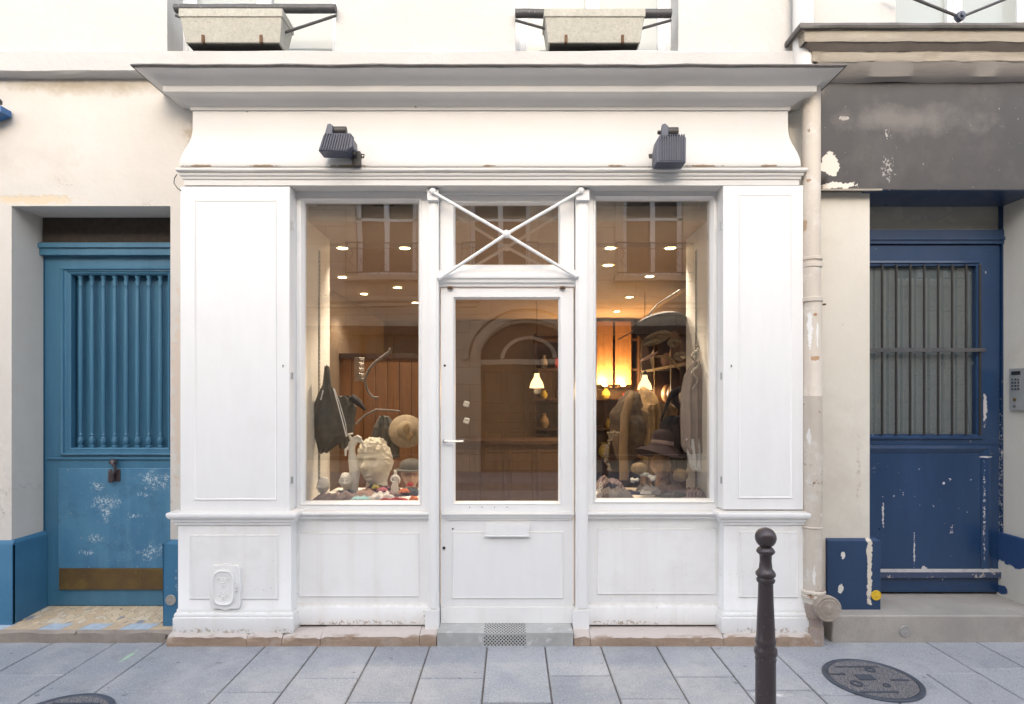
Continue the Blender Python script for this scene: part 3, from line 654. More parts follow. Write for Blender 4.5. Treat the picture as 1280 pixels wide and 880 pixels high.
# ---- navy door
YN = .45
nx0, nx1 = 2.27, X(1250, YN)
gl = (2.36, X(1220, YN), Z(543, YN), Z(332, YN))
g = MB(); g.frame((nx0, nx1, Z(556, YN), Z(306, YN)), (gl[0], gl[1], gl[2], gl[3]), [(0, YN + .05), (0, YN), (1, YN), (1, YN + .06)])
g.box(nx0, nx1, YN + .001, YN + .05, .19, Z(556, YN) - .0005)
ndo = g.build('door', M['navy'], bld, bevel=.003, label='navy panelled door with barred window, paint chipped')
g = MB(); g.frame((gl[0] - .03, gl[1] + .045, gl[2] - .035, gl[3] + .035), (gl[0] + .005, gl[1] - .002, gl[2] + .002, gl[3] - .002), [(0, YN), (.1, YN - .014), (.5, YN - .018), (.7, YN - .006), (1, YN - .006), (1, YN + .03)])
g.build('window_moulding', M['navy'], ndo)
g = MB(); g.frame((2.30, X(1237, YN), Z(720, YN), Z(557, YN)), (2.35, X(1226, YN), Z(712, YN), Z(566, YN)), [(0, YN), (0, YN - .012), (.35, YN - .02), (1, YN - .002)]); g.build('lower_panel', M['navy'], ndo, bevel=.002)
g = MB(); g.box(nx0, nx1 - .01, YN - .025, YN, Z(721, YN), Z(714, YN)); g.hexa([(nx0, YN - .025, Z(714, YN)), (nx1 - .01, YN - .025, Z(714, YN)), (nx1 - .01, YN, Z(714, YN)), (nx0, YN, Z(714, YN)), (nx0, YN - .006, Z(711, YN)), (nx1 - .01, YN - .006, Z(711, YN)), (nx1 - .01, YN, Z(711, YN)), (nx0, YN, Z(711, YN))])
g.build('weather_bar', M['navy_worn'], ndo, label='weather bar with paint worn off')
for k in range(9):
    cx = X(1084.5 + 17.45 * k, YN - .005)
    g = MB(); g.tube([(cx, YN - .012, gl[2] - .004), (cx, YN - .012, gl[3] + .004)], .0085, 10)
    g.build('bar', M['hole_metal'], ndo)
g = MB(); g.box(gl[0] - .02, gl[1] + .045, YN - .030, YN - .014, Z(440, YN), Z(435.5, YN)); g.build('cross_bar', M['black_metal'], ndo)
g = MB(); g.box(gl[0], gl[1], YN + .035, YN + .041, gl[2], gl[3]); g.build('glass', M['glass_blue'], ndo)
g = MB(); g.box(nx0, 3.44, YN - .02, YN + .05, Z(305.5, YN), Z(288, YN)); g.box(nx0, 3.44, YN - .03, YN + .05, Z(301, YN) , Z(297, YN)); g.box(nx1 + .004, 3.438, YN - .015, YN + .06, .18, 2.905)
g.box(nx0, 3.438, YN - .01, YN + .05, Z(255.5, YN), 2.909)
g.build('door_frame', M['navy'], bld, bevel=.003)
g = MB(); g.box(nx0, nx1 + .01, YN + .02, YN + .03, Z(290, YN), Z(254, YN)); g.build('transom_pane', M['frosted'], bld)
g = MB(); g.box(NL[0] - .05, 3.44, .125, YN, 2.893, 2.908); g.build('doorway_soffit', M['navy'], bld)
# hallway behind the barred glass
g = MB(); g.box(2.2, 3.6, 1.3, 1.35, .17, 2.9); g.build('hall_wall', M['in_side'], bld)

# ---- charcoal fascia board and canopy
g = MB()
nb = 60
xA, xB = X(1023, .12), 6.0
rows = []
for j, zz in enumerate((Z(237, .12), 3.0, 3.3, 3.62)):
    rows.append([g.v((xA + (xB - xA) * k / nb, .12, zz + (.004 * noise.noise(Vector((k * .5, 0, 0))) if j == 0 else 0))) for k in range(nb + 1)])
for a, b in zip(rows, rows[1:]):
    for k in range(nb): g.bm.faces.new((a[k], a[k + 1], b[k + 1], b[k]))
g.face(((xA, .12, Z(237, .12)), (xA, .2, Z(237, .12)), (xA, .2, 3.62), (xA, .12, 3.62)))
g.face(((xA, .12, Z(237, .12)), (xB, .12, Z(237, .12)), (xB, .2, Z(237, .12) + .004), (xA, .2, Z(237, .12) + .004)))
g.build('fascia_board', M['charcoal'], bld, label='weathered charcoal board above the navy door')
g = MB(); g.box(xA + .01, NL[0] + .04, .11, .125, Z(238.5, .12), Z(236.5, .12)); g.build('trim_strip', M['canopy'], bld)
cx0 = 1.965
def cj(j, t): return .010 * noise.noise(Vector((t * 14, j * .7, 4))) + (.012 * t if j < 2 else 0)
g = MB(); g.wrap([(.0, 3.585), (.05, 3.60), (.10, 3.665)], cx0 + .06, 6, .12, .2, 60, cj, right=False); g.build('canopy_soffit', M['canopy_grey'], bld)
def jn(amp, f, s=0): return lambda j, t: amp * noise.noise(Vector((t * f, j * .4 + s, 2)))
g = MB(); g.wrap([(.10, 3.665), (.105, 3.672), (.105, 3.722), (.11, 3.727)], cx0 + .03, 6, .12, .2, 90, jn(.008, 40), right=False); g.build('canopy_moulding', M['canopy'], bld, label='lower tan moulding of the canopy')
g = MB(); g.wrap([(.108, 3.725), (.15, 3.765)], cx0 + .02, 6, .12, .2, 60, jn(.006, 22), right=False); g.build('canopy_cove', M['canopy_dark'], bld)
g = MB(); g.wrap([(.15, 3.762), (.153, 3.770), (.153, 3.832), (.165, 3.838)], cx0 + .005, 6, .12, .2, 90, jn(.006, 30, 5), right=False); g.build('canopy_moulding', M['canopy'], bld, label='upper tan moulding of the canopy')
g = MB(); g.wrap([(.155, 3.832), (.175, 3.832), (.18, 3.846), (.175, 3.864), (.0, 3.868)], cx0 - .01, 6, .12, .2, 60, jn(.004, 20), right=False); g.build('canopy_lead', M['lead'], bld)
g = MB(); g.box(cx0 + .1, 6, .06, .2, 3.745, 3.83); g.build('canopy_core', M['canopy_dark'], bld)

# ---- upper windows
def upper_window(x0, x1, z0, z1, yw, lab):
    w = MB(); w.frame((x0, x1, z0, z1), (x0 + .085, x1 - .085, z0 + .05, z1 - .08), [(0, yw + .06), (0, yw), (.35, yw), (.4, yw + .012), (.8, yw + .012), (.85, yw + .02), (1, yw + .02), (1, yw + .06)])
    c = (x0 + x1) / 2; w.box(c - .05, c + .05, yw + .005, yw + .06, z0 + .05, z1 - .08); w.box(c - .018, c + .018, yw - .008, yw + .006, z0 + .05, z1 - .08)
    w.box(x0 + .085, x1 - .085, yw + .02, yw + .05, z0 + .6, z0 + .63)
    o = w.build('window', M['win_white'], bld, bevel=.003, label=lab)
    g = MB(); g.box(x0 + .08, x1 - .08, yw + .035, yw + .04, z0 + .04, z1 - .07); g.build('pane', M['glass_up'], o)
    g = MB(); g.box(x0, x1, yw + .25, yw + .27, z0, z1); g.build('curtain', M['opp_curtain'], o)
labs = ['upper window above the left display window', 'upper window above the shop door and right display window', 'upper window above the navy door canopy']
for i, (a, b) in enumerate(UW): upper_window(a, b, zs if i < 2 else 3.86, 5.6, YU + .18, labs[i])
for x in (-4.7, -7.2, -9.7, -12.2, 5.2, 7.7, 10.2, 12.4): upper_window(x, x + 1.05, zs, 5.6, YU + .18, 'upper window outside the photo')
for o in ops[len(ops) // 2:]: upper_window(o[0], o[1], 6.6, 8.3, YU + .18, 'second floor window outside the photo')
# railings
def railing(x0, x1, zt_, yy, zc, lab, boss=False):
    root = thing('window_railing', lab, 'railing', ((x0 + x1) / 2, yy, zc), 'railings across the upper windows')
    g = MB(); n = 20
    if not boss: g.tube([(x0 + (x1 - x0) * k / n, yy, zt_ + .003 * noise.noise(Vector((k * .4, 0, 0)))) for k in range(n + 1)], .027, 12); g.build('handrail', M['black_metal'], root)
    c = (x0 + x1) / 2
    for s_, e in ((-1, x0), (1, x1)):
        zz = zt_ - .04 if not boss else zt_
        g = MB(); g.tube([(e - s_ * .0, yy + .005, zz), (c, yy + .005, zc)], .009, 8); g.build('brace', M['black_metal'], root)
    g = MB(); g.lathe([(.001, -.025), (.012, -.024), (.014, -.012), (.026, -.010), (.030, .0), (.030, .02), (.026, .024)], (c, yy, zc + .006), 20, Matrix.Rotation(R(-90), 3, 'X'))
    g.build('boss', M['lamp_metal'], root)
    return root
railing(X(219, .12) , X(420, .12) , Z(11, .12), .12, Z(52, .12), 'dark iron railing behind the leftmost planter')
railing(X(644, .12), X(839, .12), Z(17, .12), .12, Z(52, .12), 'dark iron railing above the shop door and right display window')
railing(X(1112, .06), X(1290, .06), Z(-5, .06) + .05, .06, Z(21, .06), 'dark crossed iron bars with round boss on the tan canopy', True)

# ---- planters
def planter(x0, x1, y0, lab):
    root = thing('window_planter', lab, 'planter', ((x0 + x1) / 2, y0 + .1, zs), 'speckled grey planters on the ledge')
    zb_, zr, zt_ = zs + .012, zs + .165, zs + .225
    y0b = y0 + .03; e = .028
    g = MB(); g.hexa([(x0 + e, y0b, zb_), (x1 - e, y0b, zb_), (x1 - e, y0 + .17, zb_), (x0 + e, y0 + .17, zb_), (x0 + .006, y0 + .006, zr), (x1 - .006, y0 + .006, zr), (x1 - .006, y0 + .194, zr), (x0 + .006, y0 + .194, zr)])
    g.build('trough', M['planter'], root, bevel=.006)
    g = MB(); g.frame((0, 0, 0, 0), (0, 0, 0, 0), [(0, 0), (1, 0)]) if False else None
    g.box(x0, x1, y0, y0 + .2, zr - .004, zt_ - .012); g.frame((x0, x1, y0, y0 + .2), (x0 + .02, x1 - .02, y0 + .02, y0 + .18), [(0, zt_ - .012), (0, zt_), (1, zt_), (1, zt_ - .012)]) if False else None
    g.build('rim', M['planter'], root, bevel=.004)
    g = MB(); g.box(x0 + .02, x1 - .02, y0 + .02, y0 + .18, zt_ - .02, zt_ - .006); g.build('soil', M['dark_board'], root)
    g = MB(); g.box(x0 + .04, x1 - .04, y0 + .04, y0 + .17, zs + .002, zb_ - .001); g.build('underside_shade', M['hole'], root)  # black slab standing in for the shaded underside of the trough
    for f in (.22, .78):
        cx = x0 + (x1 - x0) * f; g = MB(); g.box(cx - .009, cx + .009, y0b - .014, y0b + .01, zb_ - .004, zb_ + .045); g.build('clip', M['rust'], root, bevel=.002)
    return root
planter(X(223, .04), X(353, .04), .04, 'speckled grey planter above the left floodlight')
planter(X(680, .04), X(807, .04), .04, 'speckled grey planter above the right part of the shop')

# ================================================================== SHOPFRONT
shop = thing('shopfront', 'white painted wooden shopfront with two display windows and central glazed door', 'shopfront', (-.1, .1, 0))
W = M['white']; WL = M['white_low']
# base stones
def stone(a, b, k):
    g = MB(); n_ = max(2, int((b - a) / .03)); dz = .003 * math.sin(k * 2.3)
    sec = [(0, -.01), (0, .025), (0, .056 + dz), (.014, .070 + dz), (.06, .072 + dz), (.12, .073 + dz), (.24, .074 + dz), (.24, -.01)]
    rows = []
    for i in range(n_ + 1):
        x_ = a + .0015 + (b - a - .003) * i / n_; row = []
        for j, (y_, z_) in enumerate(sec):
            q = Vector((x_ * 9, y_ * 9, z_ * 16)); w_ = 1 if 0 < j < 5 else 0
            e = .012 if i in (0, n_) and j in (2, 3) else 0
            row.append(g.v((x_, y_ + w_ * (.009 * noise.noise(q) + .006 * noise.noise(q * 3.1)) + e * .6, z_ + w_ * .007 * noise.noise(q * 1.7) - e)))
        rows.append(row)
    for r0, r1 in zip(rows, rows[1:]):
        for j in range(len(sec) - 1): g.bm.faces.new((r0[j], r1[j], r1[j + 1], r0[j + 1]))
    g.bm.faces.new(rows[0]); g.bm.faces.new(rows[-1])
    g.build('base_stone', M['stone'], shop, angle=40)
xs = [X(208), X(308), X(352), X(400), X(524), X(545.5)]
g = MB()
for k, (a, b) in enumerate(zip(xs, xs[1:])):
    yb_ = .04 if False else 0
    stone(a, b, k)
xs = [X(717.5), X(738), X(905), X(1019)]
for k, (a, b) in enumerate(zip(xs, xs[1:])): stone(a, b, k + 9)
# threshold with vent holes
g = MB(); g.box(X(545.5) + .004, X(717.5) - .004, -.002, .20, -.01, .088)
th = g.build('threshold', [M['steel'], M['vent']], shop, bevel=.004)
for p in th.data.polygons:
    if p.normal.y < -.9 or p.normal.z > .9: p.material_index = 1
# pilasters
def pilaster(x0, x1, left, name='pilaster'):
    yf, yb_ = .05, .16
    g = MB()
    prof = [(.020, .069), (.022, .072), (.022, .165), (.016, .172), (.018, .178), (.014, .192), (.006, .200), (.006, .212), (.0, .222), (0, .745)]
    g.wrap(prof, x0, x1, yf, yb_)
    g.build(name, WL, shop, bevel=.0015, label='%s pilaster of the shopfront' % ('left' if left else 'right'))
    g = MB(); g.wrap([(0, .745), (.012, .752), (.014, .766), (.024, .772), (.028, .788), (.040, .795), (.048, .808), (.050, .822), (.046, .832), (.0, .842)], x0, x1, yf, yb_)
    g.build('sill_moulding', W, shop)
pilaster(X(222.5, .05), X(364, .05), True); pilaster(X(905, .05), X(1012, .05), False)
g = MB(); g.rings((X(237, .05), X(348, .05), Z(749, .05), Z(668, .05)), [(0, .052), (0, .047), (.006, .042), (.014, .0445), (.018, .0445)]); g.build('raised_panel', WL, shop)
g = MB(); g.rings((X(923, .05), X(998, .05), Z(747, .05), Z(664, .05)), [(0, .052), (0, .047), (.006, .042), (.014, .0445), (.018, .0445)]); g.build('raised_panel', WL, shop)
# folded shutters
def shutter(x0, x1, z0, z1, p, lab, hx):
    y = .035
    g = MB(); g.rings((x0, x1, z0, z1), [(0, .145), (0, y + .004), (.004, y)], cap=False)
    g.frame((x0 + .004, x1 - .004, z0 + .004, z1 - .004), p, [(0, y), (1, y), (1, y + .02)])
    bmesh.ops.delete(g.bm, geom=[], context='VERTS') if False else None
    o = g.build('shutter', W, shop, label=lab)
    px0, px1, pz0, pz1 = p
    g = MB(); g.rings(p, [(0, y), (.003, y - .006), (.008, y - .004), (.014, y + .002), (.018, y + .007), (.022, y + .007), (.032, y + .002), (.036, y + .001), (.05, y + .001)]); g.build('panel', W, o)
    # lock keyhole and hinge
    g = MB(); g.lathe([(.0045, 0), (.0045, .002)], (hx, y - .001, Z(457, y)), 12, Matrix.Rotation(R(90), 3, 'X')); g.box(hx - .002, hx + .002, y - .003, y + .0, Z(457, y) - .012, Z(457, y)); g.build('keyhole', M['hole'], o)
    g = MB(); g.box(hx - .016, hx + .014, y - .0015, y + .002, Z(457, y) - .022, Z(457, y) + .016); g.build('keyhole_plate', W, o, bevel=.001)
    return o
s1 = shutter(X(225, .035), X(362, .035), .835, 2.888, (X(243, .035), X(346, .035), Z(625, .035), Z(250, .035)), 'wide left shutter with long raised panel', X(354, .035))
s2 = shutter(X(904, .035), X(1004.5, .035), .847, 2.895, (X(923, .035), X(990, .035), Z(623, .035), Z(243, .035)), 'narrow right shutter with long raised panel', X(914, .035))
for x_ in (X(365.5, .06), X(901.5, .06)):
    for zz in (Z(282, .06), Z(470, .06), Z(600, .06)):
        g = MB(); g.tube([(x_, .06, zz - .022), (x_, .06, zz + .022)], .006, 8); g.build('hinge', M['steel'], s1 if x_ < 0 else s2)
# window bays
def bay(o, gr, z_l, lab):
    """o outer rect, gr glass rect"""
    y = .15
    g = MB()
    fi = (gr[0] - .022, gr[1] + .022, gr[2] - .022, gr[3] + .022)
    g.frame(o, fi, [(0, y + .06), (0, y), (1, y), (1, y + .03)])
    g.frame(fi, gr, [(0, y + .03), (0, y + .002), (.08, y - .006), (.35, y - .008), (.5, y), (.8, y + .012), (1, y + .03), (1, y + .06)])
    w = g.build('display_window', W, shop, bevel=.001, label=lab)
    g = MB(); g.box(gr[0] - .005, gr[1] + .005, y + .040, y + .046, gr[2] - .005, gr[3] + .005); g.build('pane', M['glass'], w)
    return w
gL = (X(382, .19), X(523.5, .19), Z(626, .19), Z(254, .19)); gR = (X(745, .19), X(886.5, .19), Z(623, .19), Z(251, .19))
bay((-1.42, X(536, .15), .80, 2.96), gL, .82, 'left display window frame'); bay((X(735, .15), 1.38, .80, 2.96), gR, .82, 'right display window frame')
for (xa_, xb_, tz, pp) in ((-1.42, -.531, .820, (X(374, .15), X(524, .15), Z(746, .15), Z(665, .15))), (.4945, 1.38, .822, (X(746, .15), X(895, .15), Z(743, .15), Z(660, .15)))):
    g = MB(); g.wrap([(.02, .085), (.024, .095), (.024, .195), (.014, .212), (0, .222), (0, .75), (.008, .758), (.012, .768), (.03, .776), (.034, .790), (.048, .798), (.052, .806), (.050, .818), (0, .826)], xa_, xb_, .15, .2, left=False, right=False)
    g.build('stallboard', WL, shop, bevel=.001)
    g = MB(); g.rings(pp, [(0, .152), (0, .147), (.006, .141), (.014, .1435), (.018, .1435)]); g.build('raised_panel', WL, shop)
# door posts
for (xa_, xb_) in ((X(535.5, .1), X(548, .1)), (X(720, .1), X(735.5, .1))):
    g = MB(); g.box(xa_, xb_, .105, .26, .07, 2.96); g.box(xa_ - .02, xb_ + .004, .085, .25, .072, .195); g.box(xa_ + .012, xb_ - .012, .098, .12, .2, 2.95)
    g.box(xa_ - .004, xb_ + .004, .07, .12, Z(250, .07), 2.885)
    g.build('door_post', W, shop, bevel=.003)
# transom window
yT = .16
to = (X(549, yT), X(719, yT), 2.36, 2.885); tg = (X(569, .18), X(698, .18), Z(331, .18), Z(256, .18))
g = MB(); fi = (tg[0] - .014, tg[1] + .014, tg[2] - .014, tg[3] + .014)
g.frame((to[0] + .006, to[1] - .006, to[2], to[3] - .012), fi, [(0, yT + .05), (0, yT), (1, yT), (1, yT + .03)]); g.frame(fi, tg, [(0, yT + .02), (0, yT), (.3, yT - .003), (1, yT + .02), (1, yT + .05)])
w = g.build('transom_window', W, shop, bevel=.001, label='small window above the door behind crossed bars')
g = MB(); g.box(tg[0] - .004, tg[1] + .004, yT + .028, yT + .034, tg[2] - .004, tg[3] + .004); g.build('pane', M['glass'], w)
g = MB(); g.box(to[0] - .01, to[1] + .01, .14, .24, 2.875, 2.97); g.build('header', W, shop)
g = MB(); g.wrap([(0, 2.272), (.012, 2.278), (.014, 2.292), (.03, 2.30), (.034, 2.318), (.046, 2.325), (.05, 2.34), (.046, 2.352), (.01, 2.385), (0, 2.386)], X(549, .15), X(719.5, .15), .155, .2, left=False, right=False); g.build('transom_bar', W, shop)
# crossed bars
g0 = thing if False else None
cB = (X(633, .03), .03, Z(293, .03))
xb = MB(); xb.tube([(X(541, .06), .06, Z(240, .06)), (cB[0], .03, cB[2]), (X(721, .07), .09, Z(346, .09))], .0105, 12); xb.build('crossed_bar', W, shop, label='bar from top left to bottom right')
xb = MB(); xb.tube([(X(726, .06), .06, Z(239, .06)), (cB[0], .022, cB[2]), (X(549, .07), .09, Z(348, .09))], .0105, 12); xb.build('crossed_bar', W, shop, label='bar from top right to bottom left')
xb = MB(); xb.ell((cB[0], .022, cB[2]), (.026, .022, .026)); xb.build('bar_boss', W, shop)
for (px, py) in ((541, 239), (726, 238)): xb = MB(); xb.ell((X(px, .06), .06, Z(py, .06)), (.022, .02, .022)); xb.build('bar_boss', W, shop)
for (px, py) in ((549, 347), (721, 345)): xb = MB(); xb.ell((X(px, .09), .09, Z(py, .09)), (.016, .014, .016)); xb.build('bar_boss', W, shop)
# door leaf
yd = .16
do = (X(550.8, yd), X(717, yd), Z(779, yd), Z(360, yd)); dg = (X(569, .18), X(698, .18), Z(627, .18), Z(374, .18))
zm = .80
g = MB(); fi = (dg[0] - .016, dg[1] + .016, dg[2] - .016, dg[3] + .016)
g.frame((do[0], do[1], zm, do[3]), fi, [(0, yd + .05), (0, yd), (1, yd), (1, yd + .03)]); g.frame(fi, dg, [(0, yd + .02), (0, yd - .001), (.3, yd - .004), (1, yd + .02), (1, yd + .05)])
g.box(do[0], do[1], yd + .0005, yd + .05, do[2], zm - .001)
dr = g.build('door', W, shop, bevel=.0015, label='white glazed shop door with lever handle')
g = MB(); g.box(dg[0] - .004, dg[1] + .004, yd + .028, yd + .034, dg[2] - .004, dg[3] + .004); g.build('pane', M['glass'], dr)
g = MB(); g.wrap([(0, .752), (.008, .756), (.010, .768), (.022, .776), (.026, .79), (.034, .797), (.034, .806), (0, .814)], X(560, yd), X(711, yd), yd, yd + .002); g.build('weather_moulding', W, dr)
g = MB(); g.rings((X(565, yd), X(704, yd), Z(748, yd), Z(664, yd)), [(0, yd + .002), (0, yd - .003), (.005, yd - .009), (.012, yd - .0065), (.016, yd - .0065)]); g.build('raised_panel', W, dr)
g = MB(); g.box(do[0] + .002, do[1] - .002, yd - .014, yd + .002, do[2] + .004, Z(758, yd)); g.build('kick_board', WL, dr, bevel=.003)
g = MB(); g.box(X(607, yd), X(661, yd), yd - .03, yd, Z(669, yd), Z(653.5, yd)); g.box(X(606, yd), X(662, yd), yd - .034, yd, Z(669, yd) - .003, Z(668, yd)); g.build('mail_flap', W, dr, bevel=.002)
hx, hz = X(556, yd), Z(551, yd)
g = MB(); g.lathe([(.013, 0), (.013, .006), (.008, .01), (.008, .035)], (hx, yd, hz), 16, Matrix.Rotation(R(90), 3, 'X')); g.tube([(hx, yd - .035, hz), (hx + .02, yd - .04, hz + .001), (hx + .07, yd - .04, hz - .001), (hx + .125, yd - .038, hz)], [.008, .0075, .0075, .007], 10); g.build('handle', M['chrome'], dr)
for (px, py, r_) in ((555, 685, .010), (556, 457, .008), (566, 661, .006)):
    g = MB(); g.lathe([(r_, 0), (r_, .003), (r_ * .5, .004), (r_ * .5, .001)], (X(px, yd), yd, Z(py, yd)), 14, Matrix.Rotation(R(90), 3, 'X')); g.build('lock', M['lamp_dark'], dr)
g = MB()
for k in range(4): g.lathe([(.003, 0), (.003, .002)], (X(587 + 15.6 * k, yd), yd, Z(634, yd)), 8, Matrix.Rotation(R(90), 3, 'X'))
g.build('screw_holes', M['hole'], dr)
for px in (563, 703): g = MB(); g.lathe([(.016, 0), (.02, .006), (.012, .014)], (X(px, yd), yd - .015, Z(361.5, yd)), 14); g.build('pivot', M['rust'], dr)
g = MB()
for py in (505, 526):
    c = (X(583, .24), .245, Z(py, .24))
    for k in range(4):
        a_ = PI / 2 * k + .5; g.ell((c[0] + .012 * math.cos(a_), c[1], c[2] + .012 * math.sin(a_)), (.012, .008, .012), 12, 8)
    g.lathe([(.016, 0), (.016, .03)], (c[0], c[1] + .03, c[2]), 14, Matrix.Rotation(R(90), 3, 'X'))
g.build('lock_knobs', M['porcelain'], dr)
# architrave
g = MB(); g.wrap([(-.1, 2.893), (.018, 2.893), (.018, 2.926), (.026, 2.931), (.028, 2.944), (.036, 2.949), (.040, 2.960), (.036, 2.966), (.048, 2.970), (.054, 2.978), (.054, 2.990), (.048, 2.995), (-.02, 3.003)], -2.045, 1.797, .05, .16, 60, lambda j, t: .0015 * noise.noise(Vector((t * 12, j * .2, 3))))
g.build('architrave', M['cream'], shop)
g = MB(); g.box(-2.03, 1.78, .06, .24, 2.93, 3.0); g.build('soffit_board', M['cream'], shop)
# signboard + cornice
g = MB(); g.wrap([(.052, 2.998), (.055, 3.01), (.052, 3.04), (.043, 3.08), (.030, 3.12), (.016, 3.16), (.006, 3.20), (.001, 3.24), (0, 3.30), (0, 3.385)], -2.017, 1.753, .05, .16, 1); g.build('signboard', M['cream'], shop, angle=60)
def cor(j, t): return (.004 if j > 10 else .0008) * noise.noise(Vector((t * 16, 0, 3)))
g = MB(); g.wrap([(0, 3.372), (.010, 3.372), (.012, 3.392), (.028, 3.398), (.042, 3.412), (.062, 3.424), (.088, 3.430), (.118, 3.432), (.120, 3.436), (.120, 3.468), (.128, 3.472), (.140, 3.482), (.160, 3.497), (.185, 3.508), (.212, 3.514), (.226, 3.517), (.228, 3.524)], -2.017, 1.753, .05, .16, 80, cor); g.build('cornice', M['cream'], shop)
g = MB(); g.wrap([(.222, 3.524), (.238, 3.521), (.242, 3.527), (.240, 3.534), (.10, 3.57), (-.10, 3.61)], -2.017, 1.753, .05, .16, 80, lambda j, t: .007 * noise.noise(Vector((t * 16, 0, 3))) + .003 * noise.noise(Vector((t * 60, j, 0)))); g.build('lead_flashing', M['lead'], shop)
# hatch
hy = .048
hc = ((X(283, hy)), Z(733, hy))
hs = .0050
pts = []
for k in range(64):
    a_ = 2 * PI * k / 64; c_, s_ = math.cos(a_), math.sin(a_)
    r_ = 1 / ((abs(c_) ** 5 + abs(s_) ** 5) ** .2)
    r_ *= 1 + .035 * math.cos(8 * a_)
    pts.append((hc[0] + 20 * hs * r_ * c_, hc[1] + 28.5 * hs * r_ * s_))
g = MB(); g.prism(pts, .030, .06)
hatch = g.build('meter_hatch', WL, shop, bevel=.006, label='ornate oval meter hatch low on the left pilaster')
pts2 = []
for k in range(56):
    a_ = 2 * PI * k / 56; c_, s_ = math.cos(a_), math.sin(a_); r_ = 1 / ((abs(c_) ** 3.2 + abs(s_) ** 3.2) ** (1 / 3.2)); pts2.append((r_ * c_, r_ * s_))
g = MB(); prev = None
for (rx, rz, y) in ((14.5, 22.5, .030), (14.5, 22.5, .022), (13, 21, .019), (11.5, 19.5, .024), (11, 19, .025), (.1, .1, .022)):
    row = [g.v((hc[0] - .008 + rx * hs * a_, y, hc[1] - .002 + rz * hs * b_)) for a_, b_ in pts2]
    if prev:
        for k in range(56): g.bm.faces.new((prev[k], prev[(k + 1) % 56], row[(k + 1) % 56], row[k]))
    prev = row
for (dx, dz, rr) in ((0, .045, .02), (0, .01, .014), (0, -.04, .022), (-.03, .055, .008), (.03, .055, .008), (-.025, -.05, .007), (.025, -.05, .007), (0, -.07, .008)):
    m_ = Matrix.Rotation(R(90), 3, 'X'); g.lathe([(rr, -.0), (rr, .003), (rr * .8, .005), (rr * .55, .002), (rr * .3, .004), (.0005, .005)], (hc[0] - .008 + dx, .025, hc[1] + dz), 20, m_)
g.build('hatch_door', WL, hatch)
g = MB(); g.box(hc[0] + .067, hc[0] + .078, .018, .034, hc[1] - .002, hc[1] + .035); g.box(hc[0] + .062, hc[0] + .08, .02, .034, hc[1] - .022, hc[1] - .012); g.build('latch', WL, hatch, bevel=.002)
# loose cable
g = MB(); g.tube([(X(221, .02), .02, Z(218, .02)), (X(218, .0), .0, Z(223, 0)), (X(217.5, .0), .0, Z(229, 0)), (X(221, .0), .01, Z(235, 0)), (X(226, .03), .034, Z(238, .03))], .003, 6); g.build('loose_cable', M['lamp_dark'], shop)

# ---- floodlights
def floodlight_left():
    root = thing('floodlight', 'blue-grey ribbed floodlight turned outwards on the left of the signboard', 'floodlight', (X(446), .05, 3.03), 'floodlights on the signboard')
    y0 = -.14; s_ = S(y0)
    P = lambda px, py, y=y0: (X(px, y), Z(py, y))
    body = [P(397.5, 188.5), P(404, 168), P(409, 166), P(437, 166), P(441, 172), P(441, 183), P(433, 189.5)]
    g = MB(); g.prism(body, y0, y0 + .11)
    hd = g.build('housing', M['lamp_metal'], root, bevel=.006)
    g = MB(); n = 11
    for k in range(n):
        t = k / (n - 1); a = P(401 + 33 * t, 187.5); b = P(407 + 31 * t, 167)
        g.hexa([(a[0] - .003, y0 - .008, a[1]), (a[0] + .003, y0 - .008, a[1]), (a[0] + .003, y0 + .005, a[1]), (a[0] - .003, y0 + .005, a[1]),
                (b[0] - .003, y0 - .008, b[1]), (b[0] + .003, y0 - .008, b[1]), (b[0] + .003, y0 + .08, b[1] + .008), (b[0] - .003, y0 + .08, b[1] + .008)])
    g.build('cooling_fins', M['lamp_metal'], root)
    g = MB(); g.tube([(*P(414, 160), 0)][:0] or [(X(413, y0), y0 + .04, Z(160, y0)), (X(431, y0), y0 + .04, Z(160, y0))], .026, 18); g.build('canister', M['lamp_dark'], root, bevel=.004)
    g = MB(); g.prism([P(405, 170), P(409, 155), P(413, 154), P(416, 157), P(415, 170)], y0 + .0, y0 + .03); g.build('side_bracket', M['lamp_metal'], root, bevel=.003)
    g = MB(); g.tube([(X(438, y0), y0 + .05, Z(184, y0)), (X(444, -.05), -.03, Z(196, -.03)), (X(446, .0), .02, Z(202, .0))], [.010, .011, .016], 10); g.build('arm', M['lamp_dark'], root)
    g = MB(); g.box(X(437.5, .0), X(455.5, 0), .0, .035, Z(207.5, 0), Z(192, 0)); g.box(X(441, -.02), X(451, -.02), -.04, .0, Z(208.5, -.02), Z(190, -.02)); g.build('wall_bracket', M['lamp_dark'], root, bevel=.004)
    g = MB()
    for px in (439.5, 453.5):
        for py in (195, 200, 205): g.lathe([(.0035, 0), (.0035, .002)], (X(px), -.001, Z(py)), 8, Matrix.Rotation(R(90), 3, 'X'))
    g.build('screws', M['chrome'], root)
